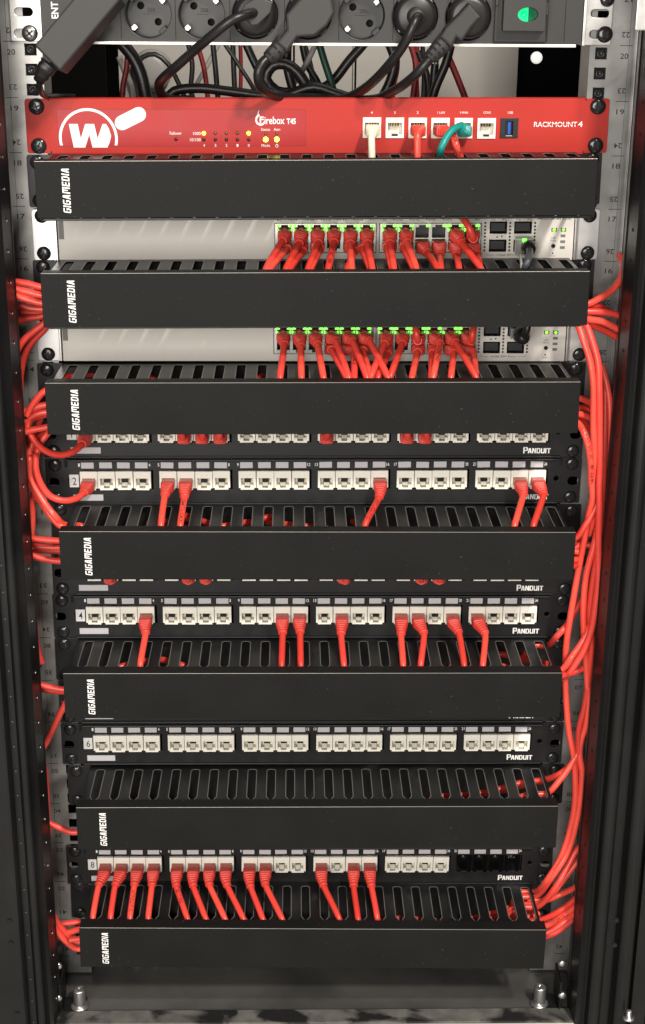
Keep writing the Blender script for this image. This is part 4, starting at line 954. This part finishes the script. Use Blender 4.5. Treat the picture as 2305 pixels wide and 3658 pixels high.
LC(R3, [(540, 1580), (450, 1650), (320, 1750), (130, 1840)], [-38, -42, -48, -54], 'third red cable from the bottom at the right of the lowest duct', drop=18, run=130)
LC(R3, [(540, 1660), (440, 1730), (320, 1820), (190, 1890)], [-42, -46, -52, -56], 'second red cable from the bottom at the right of the lowest duct', drop=18, run=150, txt='17 SCT UTP', tstart=18)
LC(R3, [(540, 1720), (440, 1790), (330, 1880), (195, 1960)], [-44, -48, -54, -58], 'lowest red cable of all, bending into the right end of the lowest duct', drop=12, run=170)
LC(R3, [(540, 1760), (440, 1830), (330, 1925), (200, 1990)], [-38, -42, -46, -50], 'red cable squeezed under the lowest one beside the lowest duct', drop=8, run=80)

# cables lying inside the ducts, seen through the slots
def inside(nd, za, pts, zd, label):
    P = [atz(*za(*p), duct_top(nd)-d-5) for p, d in zip(pts, zd)]
    return side_cable(P, label, group='red cables lying inside the ducts')
Z5 = ZA(0, 1050)
inside(14, Z5, [(260, 415), (330, 385), (440, 378), (540, 368), (640, 382), (720, 400), (800, 420)], [12, 8, 7, 7, 8, 10, 16], 'red cable seen through the first five slots of the third duct')
inside(14, Z5, [(1120, 430), (1210, 400), (1250, 370), (1290, 350)], [16, 8, 8, 8], 'bit of red cable in the slot left of the plugged ones, third duct')
inside(11, L7, [(700, 350), (750, 352), (800, 345), (870, 320), (950, 302), (1050, 296), (1145, 300), (1240, 330), (1330, 300), (1430, 298), (1517, 302), (1600, 300), (1680, 360)], [14, 10, 8, 7, 6, 7, 9, 8, 7, 7, 7, 8, 14], 'upper red cable seen through the middle slots of the fourth duct')
inside(11, L7, [(860, 330), (950, 345), (1045, 368), (1145, 352), (1235, 345), (1330, 358), (1430, 368), (1510, 378)], [10, 8, 8, 10, 14, 9, 9, 12], 'lower red cable seen through the middle slots of the fourth duct')
inside(8, LL, [(480, 400), (565, 372), (680, 345), (765, 338), (850, 362), (920, 385)], [14, 8, 9, 9, 8, 14], 'red cable crossing the fifth slot of the fifth duct')
inside(8, RR, [(560, 385), (700, 330), (830, 312), (930, 330), (1020, 350), (1060, 360)], [18, 12, 10, 10, 8, 8], 'red cable seen through the right-hand slots of the fifth duct')
Z65 = ZA(1152, 2650)
inside(5, Z65, [(560, 290), (640, 268), (735, 248), (820, 232), (910, 213), (990, 195), (1060, 178)], [16, 12, 12, 12, 12, 8, 8], 'red cable rising to the right through the slots of the sixth duct')
Z75 = ZA(1152, 3100)
inside(2, Z75, [(180, 262), (255, 255), (340, 240), (430, 242), (520, 250), (610, 262)], [14, 9, 9, 9, 10, 16], 'red cable seen low in the middle slots of the lowest duct')
inside(2, Z75, [(600, 275), (700, 242), (780, 220), (860, 195), (930, 170), (1000, 150)], [18, 12, 12, 11, 10, 8], 'upper red cable behind the last four slots of the lowest duct')
inside(2, Z75, [(640, 285), (780, 245), (870, 228), (950, 205), (1010, 185)], [18, 12, 11, 10, 8], 'middle red cable behind the last four slots of the lowest duct')
inside(2, Z75, [(760, 290), (880, 255), (960, 235), (1020, 215)], [18, 12, 10, 8], 'lower red cable behind the last two slots of the lowest duct')

# ------------------------------------------------------------ power strip
YP = -20.0
zb = at(1150, 153, YP).z; zc_ = at(1150, 55, YP).z
pd = thing('power_strip', 'dark grey rack power strip with round sockets and a green lit switch', 'power strip', (0, 0, zb))
def PP(z): return z
pxl = at(146, 60, YP).x; pxr = at(1152+1226*k_, 60, YP).x
Rs = 18.9
sock = [at(x*k_, 55, YP).x for x in (697, 948, 1198, 1450)]+[at(1152+x*k_, 55, YP).x for x in (183, 435, 687)]
sock = [sock[0]+(sock[6]-sock[0])*i/6 for i in range(7)]
ol = [rrect(pxl, pxr, zb, zb+44)]+[circ(x, zc_, Rs, 40) for x in sock]
mb = MB(); plate(mb, ol, YP, YP+2.5, 'pdu_grey', bev=.2); mb.box(pxl, pxr, YP+24, 40, zb+.2, zb+43.8, 'pdu_grey')
sw0, sw1, sm1 = at(1152+806*k_, 60, YP).x, at(1152+1056*k_, 60, YP).x, at(1152+1143*k_, 60, YP).x
for x in [sock[0]-21.8+43.6*i for i in range(8)]+[sw1+1, sm1, at(545*k_, 60, YP).x-22]: mb.box(x-.28, x+.28, YP-.06, YP+.1, zb+1.6, zb+44, 'hole_black')
mb.box(pxl, pxr, YP+2.5, YP+24, zb+.2, zb+1.4, 'pdu_grey')
mb.build('body', pd, (0, 0, zb))
e = MB(); e.box(at(430, 150, YP).x-60, at(1152+1192*k_, 150, YP).x, YP-2.2, YP+10, zb-2.2, zb+.1, 'alu', bev=.4); e.build('bottom_edge', pd, (0, 0, zb))
for i, x in enumerate(sock):
    q = MB(); n = 40
    ring = lambda r, y: [(x+r*math.cos(2*math.pi*k/n), y, zc_+r*math.sin(2*math.pi*k/n)) for k in range(n)]
    vs = ring(Rs+.3, YP-.6)+ring(Rs-.6, YP-.6)+ring(Rs-1.2, YP+14)
    q.add(vs, [[j*n+k, j*n+(k+1) % n, (j+1)*n+(k+1) % n, (j+1)*n+k] for j in range(2) for k in range(n)], 'pdu_socket', True)
    dx, dz = 6.9, -6.2
    plate(q, [circ(x, zc_, Rs-1.1, 40), circ(x-dx, zc_-dz, 3.0, 16), circ(x+dx, zc_+dz, 3.0, 16)], YP+13, YP+14.5, 'pdu_socket')
    q.lathe([(3.0, 0), (3.0, .5)], 'hole_black', 'y', (x-dx, YP+22, zc_-dz), 14, False); q.lathe([(3.0, 0), (3.0, .5)], 'hole_black', 'y', (x+dx, YP+22, zc_+dz), 14, False)
    for s in (-1, 1):                      # earth clips and keying notches on the diagonal
        cx, cz = x+s*-12.5*(-1 if s > 0 else 1)*(-1 if s < 0 else 1)*0, zc_
        a = math.radians(222 if s < 0 else 42); Mx = Matrix.Translation((x+(Rs-2.2)*math.cos(a), YP+2, zc_+(Rs-2.2)*math.sin(a))) @ Matrix.Rotation(-a, 4, 'Y')
        q.box(-3.4, .6, -1.5, 10, -2.2, 2.2, 'steel_bright', bev=.6, M=Mx); q.box(-1.0, .8, -3, 0, -1.2, 1.2, 'alu', bev=.4, M=Mx)
        a = math.radians(-47 if s < 0 else 133); Mx = Matrix.Translation((x+(Rs-1.8)*math.cos(a), YP, zc_+(Rs-1.8)*math.sin(a))) @ Matrix.Rotation(-a, 4, 'Y')
        q.box(-2.2, 1.5, 0.3, 13, -3.2, 3.2, 'pdu_grey', bev=.5, M=Mx)
    if i in (0, 1, 4): text(q, '250', x-1.5, x+4.5, zc_+1.5, zc_+4.5, YP+12.9, 'hole_black'); q.box(x-5, x+4, YP+12.85, YP+12.95, zc_-.3, zc_, 'hole_black')
    q.build('socket', pd, (0, 0, zb))
q = MB(); q.box(sw0+.5, sw1, YP-3.5, YP+.5, zb+1.5, zb+44, 'pdu_socket', bev=.8)
c0, c1 = at(1152+850*k_, 60, YP-12).x, at(1152+1050*k_, 60, YP-12).x; zbot = at(1500, 143*k_, YP-12).z; zlamp = at(1152, 61*k_, YP-12).z; xl0, xl1 = at(1152+918*k_, 46, YP-12).x, at(1152+1014*k_, 46, YP-12).x
ell = [((xl0+xl1)/2+(xl1-xl0)/2*math.cos(a), zlamp+5.4*math.sin(a)) for a in [2*math.pi*k/28 for k in range(28)]]
plate(q, [rrect(c0, c1, zbot, zbot+50, 1.0, 3), ell], YP-14, YP-4, 'pdu_grey', bev=.4)
for zz_ in (zbot+12, zbot+28): q.box(c1+.3, c1+2.6, YP-9, YP-4, zz_, zz_+9, 'pdu_grey', bev=.4)
q.box(c0-5.6, c0-3.2, YP-6, YP-3, zbot+19, zbot+29, 'pdu_grey', bev=.5)
swp = q.build('switch_cover', pd, (0, 0, zb))
q = MB(); xm = xl0+(xl1-xl0)*.56
q.box(xl0-1, xm, YP-9, YP-6, zlamp-7, zlamp+7, 'lamp_green'); q.box(xm, xl1+1, YP-7, YP-4, zlamp-7, zlamp+7, 'lamp_green_dark'); q.lathe([(3.0, 0), (3.0, .7), (2.3, .7), (2.3, .2)], 'lamp_green', 'y', ((xl0+xm)/2+1, YP-9, zlamp), 20)
q.build('rocker_switch', swp, (0, 0, zb))
t = MB(); a = at(185, 66, YP-.1); b_ = at(207, 6, YP-.1); text(t, 'ENT', a.x, b_.x, a.z, b_.z, YP-.08, 'print_white', bold=.2, rot=90)
t.build('lettering', pd, (0, 0, zb))
# slotted zinc ears
for s in (-1, 1):
    e = MB()
    if s < 0:
        x0, x1 = at(46, 100, -2.5).x, pxl-.6; hs = [(48, 118, 42), (46, 100, 118)]
    else:
        x0, x1 = pxr+.6, at(1152+1352*k_, 60, -2.5).x; hs = [(1152+1262*k_, 1152+1355*k_, 48), (1152+1255*k_, 1152+1335*k_, 122)]
    hl = []
    for a, b_, yy in hs:
        pa_, pb_ = at(a, yy, -2.5), at(b_, yy, -2.5); hl.append(rrect(pa_.x+(1 if s < 0 else 0), pb_.x-(0 if s < 0 else 1), pa_.z-3.3, pa_.z+3.3, 3.2, 5))
    if s > 0: x1 += 2
    if s < 0: x0 -= 1.5
    plate(e, [rrect(x0, x1, zb-1, zb+44, 1, 3)]+hl, -3.2, -1.0, 'zinc', bev=.3)
    if s > 0: e.box(pxr+.6, pxr+3, YP, -1, zb-1, zb+44, 'zinc', bev=.4)
    e.build('rack_ear', pd, (0, 0, zb))
    p = at(107, 119, -3.2) if s < 0 else at(1152+1328*k_, 123, -3.2); sc = screw(pd, p.x, p.z-zb, -3.2, 'screw_steel' if s < 0 else 'screw_black', 6.6)
    p = at(1152+1340*k_, -3, -3.2); 
    if s > 0: screw(pd, p.x, p.z-zb, -3.2, 'screw_black', 6.0)

# power adapter box
Z4 = lambda x, y: (x*.3296, y*.3296)
def zp(x, y, Y): return at(*Z4(x, y), Y)
ad0 = zp(800, 400, -60)
ad = thing('power_adapter', 'black rectangular plug-in power adapter hanging askew over the left sockets', 'power adapter', ad0)
L_ = (-0.0); c = [zp(370, 492, -78), zp(652, 775, -78), zp(1225, 95, -78)]; c.append(c[0]+(c[2]-c[1]))
ext = (c[2]-c[1])*.15; c[2] += ext; c[3] += ext
off = Vector(zp(730, 812, -46)-zp(652, 775, -78))
MB().hexa([c[0], c[1], c[2], c[3]]+[q_+off for q_ in c], 'brick_black', bev=1.8).build('housing', ad, ad0)
sr = [zp(540, 690, -58), zp(490, 760, -58), zp(455, 820, -56), zp(425, 870, -54)]
q = MB(); secs = []; pp = spline(sr, 1.8)
for i in range(len(pp)):
    f = i/(len(pp)-1); r_ = 8.2-3.4*f; r_ *= (.86 if i % 3 == 1 else 1); secs.append((r_, r_*.8, 3))
q.loft(pp, secs, 'cord_black', 16); q.build('strain_relief', ad, ad0)
MB().tube(spline([zp(425, 860, -54), zp(430, 930, -50), zp(450, 1000, -38), zp(500, 1040, -10), zp(600, 1045, 40), zp(800, 1050, 70)]), 2.6, 'cord_black', 10).build('cord', ad, ad0)
# plugs
def round_plug(i, facepoly, cordpts, label):
    x = sock[i]; org = Vector((x, YP, zc_)); o = thing('power_plug', label, 'power plug', org, 0, 'black power plugs')
    b_ = MB(); b_.lathe([(Rs-1.8, -12), (Rs-1.8, 4), (Rs-3.2, 7), (13, 8.5)], 'cord_black', 'y', tuple(org), 36); b_.build('plug_body', o, org)
    f = MB()
    if facepoly: 
        pts = [(lambda p: (p.x, p.z))(at(*q, YP-20)) for q in facepoly]; plate(f, [pts], YP-22, YP-6, 'brick_black', bev=1.2)
    else: f.lathe([(7.5, 7), (7.2, 16), (6.2, 20), (5, 21)], 'brick_black', 'y', tuple(org), 24)
    f.build('grip', o, org)
    MB().tube(spline(cordpts, 3), 3.9, 'cord_black', 14).build('cord', o, org); return o
A1 = ZA(0, 0); A2 = ZA(1152, 0)
round_plug(2, [A1(1128, 60), A1(1150, 20), A1(1215, -20), A1(1285, 10), A1(1275, 60), A1(1215, 118), A1(1185, 122), A1(1140, 80)],
           [at(*A1(1195, 60), YP-20), at(*A1(1150, 72), YP-34), at(*A1(1090, 95), YP-38), at(*A1(1000, 165), YP-34), at(*A1(900, 250), YP-20), at(*A1(820, 322), -30), at(*A1(770, 365), -15), at(*A1(748, 400), 5), at(*A1(760, 440), 20), at(*A1(800, 465), 40), at(*A1(900, 470), 60)],
           'black plug with six-sided grip, its cable bowing down to the left')
round_plug(5, None, [Vector((sock[5]+2, YP-18, zc_)), at(*A2(440, 90), YP-34), at(*A2(415, 150), YP-36), at(*A2(370, 230), -50), at(*A2(300, 320), -38), at(*A2(220, 400), -16), at(*A2(150, 445), 8), at(*A2(80, 468), 30), at(*A2(-60, 470), 60)],
           'black round plug with round grip, its cable hanging down to the left')
def angled_plug(i, d, polys, collar, relief, cordpts, label, ribs):
    x = sock[i]; org = Vector((x, YP, zc_)); o = thing('power_plug', label, 'power plug', org, 0, 'black power plugs')
    MB().lathe([(Rs-1.8, -12), (Rs-1.8, 5), (Rs-3.6, 9), (12, 10)], 'cord_black', 'y', tuple(org), 36).build('plug_body', o, org)
    f = MB(); pts = [(lambda p: (p.x, p.z))(at(*q, YP-24)) for q in polys]; plate(f, [pts], YP-27, YP-8, 'brick_black', bev=2.0); f.build('grip', o, org)
    pp = spline(relief, 1.5); secs = []; n = len(pp); rib = MB()
    for j in range(n): fr = j/(n-1); secs.append((8.0-2.4*fr, 7.0-2.0*fr, 3.2))
    rib.loft(pp, secs, 'brick_black', 18)
    for k in range(ribs):
        p_ = pp[int((k+.7)/(ribs+.2)*(n-1))]; q_ = pp[min(n-1, int((k+.7)/(ribs+.2)*(n-1))+1)]; tdir = (q_-p_).normalized(); side = tdir.cross(Vector((0, 1, 0))).normalized()
        for sd in (-1, 1):
            ctr = p_+side*sd*3.6+Vector((0, -5.6, 0)); Mx = Matrix((( side.x, 0, tdir.x, ctr.x), (side.y, 1, tdir.y, ctr.y), (side.z, 0, tdir.z, ctr.z), (0, 0, 0, 1)))
            rib.box(-2.7, 2.7, -1.2, 1.6, -.75, .75, 'hole_black', bev=.3, M=Mx)
    rib.build('strain_relief', o, org)
    MB().tube(spline(cordpts, 3), 3.9, 'cord_black', 14).build('cord', o, org); return o
angled_plug(3, None, [A1(1345, 70), A1(1405, 0), A1(1450, -30), A1(1560, -20), A1(1575, 60), A1(1540, 120), A1(1480, 170), A1(1400, 175), A1(1352, 245), A1(1300, 200), A1(1350, 140)],
            None, [at(*A1(1340, 200), YP-18), at(*A1(1300, 240), YP-18), at(*A1(1262, 275), YP-17)],
            [at(*A1(1268, 268), YP-17), at(*A1(1235, 295), YP-20), at(*A1(1216, 340), YP-22), at(*A1(1218, 390), -38), at(*A1(1240, 425), -30), at(*A1(1290, 450), -8), at(*A1(1400, 462), 20), at(*A1(1500, 462), 40), at(*A1(1600, 470), 60)],
            'black angled plug whose ribbed cable turns back under it in a tight bend', 3)
angled_plug(6, None, [A2(580, 130), A2(640, 70), A2(690, 15), A2(745, 80), A2(700, 130), A2(655, 195), A2(630, 178), A2(606, 225), A2(552, 175)],
            None, [at(*A2(590, 185), YP-18), at(*A2(550, 225), YP-18), at(*A2(505, 275), YP-17)],
            [at(*A2(515, 262), YP-17), at(*A2(485, 300), YP-19), at(*A2(440, 350), YP-16), at(*A2(380, 400), -24), at(*A2(320, 435), -6), at(*A2(250, 466), 20), at(*A2(120, 470), 50)],
            'black angled plug beside the green switch with a long ribbed collar', 4)

# ------------------------------------------------------------ cables behind, seen through the gap
def back_cable(za, pts, Y, r, col, label, cat='cable'):
    Ys = Y if isinstance(Y, (list, tuple)) else [Y]*len(pts)
    sp = [at(*za(*p), y) for p, y in zip(pts, Ys)]; org = sp[0]
    o = MB().tube(spline(sp, 5), r, col, 10).build('loose_cable', None, org); o.location = org*S
    return tag(o, label, cat, 'loose cables behind the equipment')
back_cable(A1, [(560, 190), (620, 260), (660, 340), (690, 480), (700, 560)], 80, 5.5, 'cord_black', 'thick black cable hanging behind, right of the adapter')
back_cable(A1, [(605, 200), (595, 330), (580, 400), (575, 520)], 110, 2.6, 'cord_darkred', 'dark red cable behind, just right of the adapter')
back_cable(A1, [(560, 265), (590, 340), (620, 420), (625, 520)], 130, 3.0, 'cord_lightgrey', 'pale grey cable behind, beside the dark red one near the adapter')
back_cable(A1, [(640, 320), (670, 270), (730, 255), (790, 300), (840, 390), (880, 480)], 140, 2.2, 'cord_black', 'thin black cable making an arch behind the second socket')
back_cable(A1, [(770, 480), (820, 430), (930, 415), (1080, 430), (1230, 450), (1400, 468)], 60, 4.2, 'cord_black', 'thick black cable lying level just above the red firewall')
back_cable(A1, [(880, 480), (1020, 225), (1060, 150)], 240, 2.2, 'cord_lightgrey', 'thin pale cable slanting up behind the bowed plug cable')
back_cable(A1, [(1040, 180), (1120, 300), (1200, 430), (1230, 520)], 160, 2.0, 'cord_black', 'thin black cable slanting down to the right behind the third plug')
back_cable(A1, [(925, 200), (960, 320), (985, 520)], 210, 2.4, 'cord_darkred', 'dark red cable behind, left of two thin black ones')
back_cable(A1, [(1000, 190), (1015, 330), (1030, 520)], 200, 2.6, 'cord_black', 'black cable hanging straight down behind the bowed plug cable')
back_cable(A1, [(1150, 190), (1200, 300), (1260, 420), (1300, 520)], 120, 3.6, 'cord_black', 'black cable slanting behind the tight bend of the angled plug')
back_cable(A1, [(1360, 440), (1300, 430), (1250, 370), (1280, 310), (1340, 300), (1400, 340), (1450, 410), (1517, 440), (1600, 450)], 70, 5.0, 'cord_black', 'thick coiled black cable behind the angled plug')
back_cable(A1, [(1355, 180), (1350, 300), (1385, 450)], 90, 4.0, 'cord_black', 'black cable dropping into the coil behind the angled plug')
back_cable(A1, [(1490, 200), (1430, 320), (1350, 440), (1320, 500)], 100, 2.5, 'cord_lightgrey', 'pale grey cable slanting across the black coil')
back_cable(A2, [(-20, 190), (10, 290), (45, 400), (75, 520)], 90, 3.2, 'cord_green', 'dark green cable slanting down behind the middle sockets')
back_cable(A2, [(-60, 440), (40, 390), (130, 280), (200, 200), (230, 150)], 110, 4.2, 'cord_black', 'black cable crossing the dark green one behind')
back_cable(A2, [(310, 190), (340, 280), (320, 380), (270, 480)], 120, 4.5, 'cord_black', 'thick black cable bending left behind the round grip plug')
back_cable(A2, [(410, 190), (440, 300), (425, 480), (420, 560)], 150, 3.0, 'cord_darkred', 'dark red cable dropping behind, left one near the angled plug')
back_cable(A2, [(445, 190), (440, 330), (450, 560)], 170, 2.6, 'cord_darkred', 'dark red cable dropping behind, second one near the angled plug')
back_cable(A2, [(450, 240), (490, 350), (500, 560)], 130, 3.0, 'cord_black', 'black cable dropping behind the ribbed collar, left')
back_cable(A2, [(530, 300), (520, 400), (505, 560)], 110, 3.6, 'cord_black', 'black cable dropping behind the ribbed collar, middle')
back_cable(A2, [(610, 190), (580, 300), (530, 420), (500, 540)], 100, 4.0, 'cord_black', 'black cable slanting down left from behind the angled plug')
back_cable(A2, [(580, 240), (620, 330), (660, 430), (700, 540)], 130, 3.0, 'cord_darkred', 'dark red cable slanting down right against the pale rear panel')

back_cable(A1, [(1095, 180), (1100, 320), (1112, 560)], 230, 2.6, 'cord_black', 'black cable hanging behind, midway between third and fourth plugs')
back_cable(A1, [(1130, 180), (1134, 320), (1128, 560)], 250, 2.0, 'cord_darkred', 'thin dark red cable behind, beside the black one between the plugs')
back_cable(A1, [(880, 180), (905, 300), (900, 420), (930, 540)], 190, 2.4, 'cord_black', 'thin black cable behind, between the bowed cable and dark red one')
back_cable(A1, [(1420, 190), (1445, 300), (1500, 400), (1530, 520)], 120, 3.2, 'cord_black', 'black cable slanting right from behind the angled plug')
back_cable(A2, [(-90, 200), (-60, 300), (-40, 420), (-50, 540)], 150, 3.0, 'cord_black', 'black cable dropping behind the empty middle socket')
back_cable(A2, [(150, 470), (60, 440), (-40, 410), (-140, 440), (-220, 470)], 60, 4.6, 'cord_black', 'thick black cable humped low behind the middle of the red firewall')
back_cable(A2, [(350, 190), (352, 320), (330, 430), (335, 540)], 180, 2.4, 'cord_darkred', 'thin dark red cable behind the bent thick black one')
back_cable(A2, [(470, 200), (478, 330), (470, 540)], 200, 2.2, 'cord_black', 'thin black cable behind the two dark red ones')
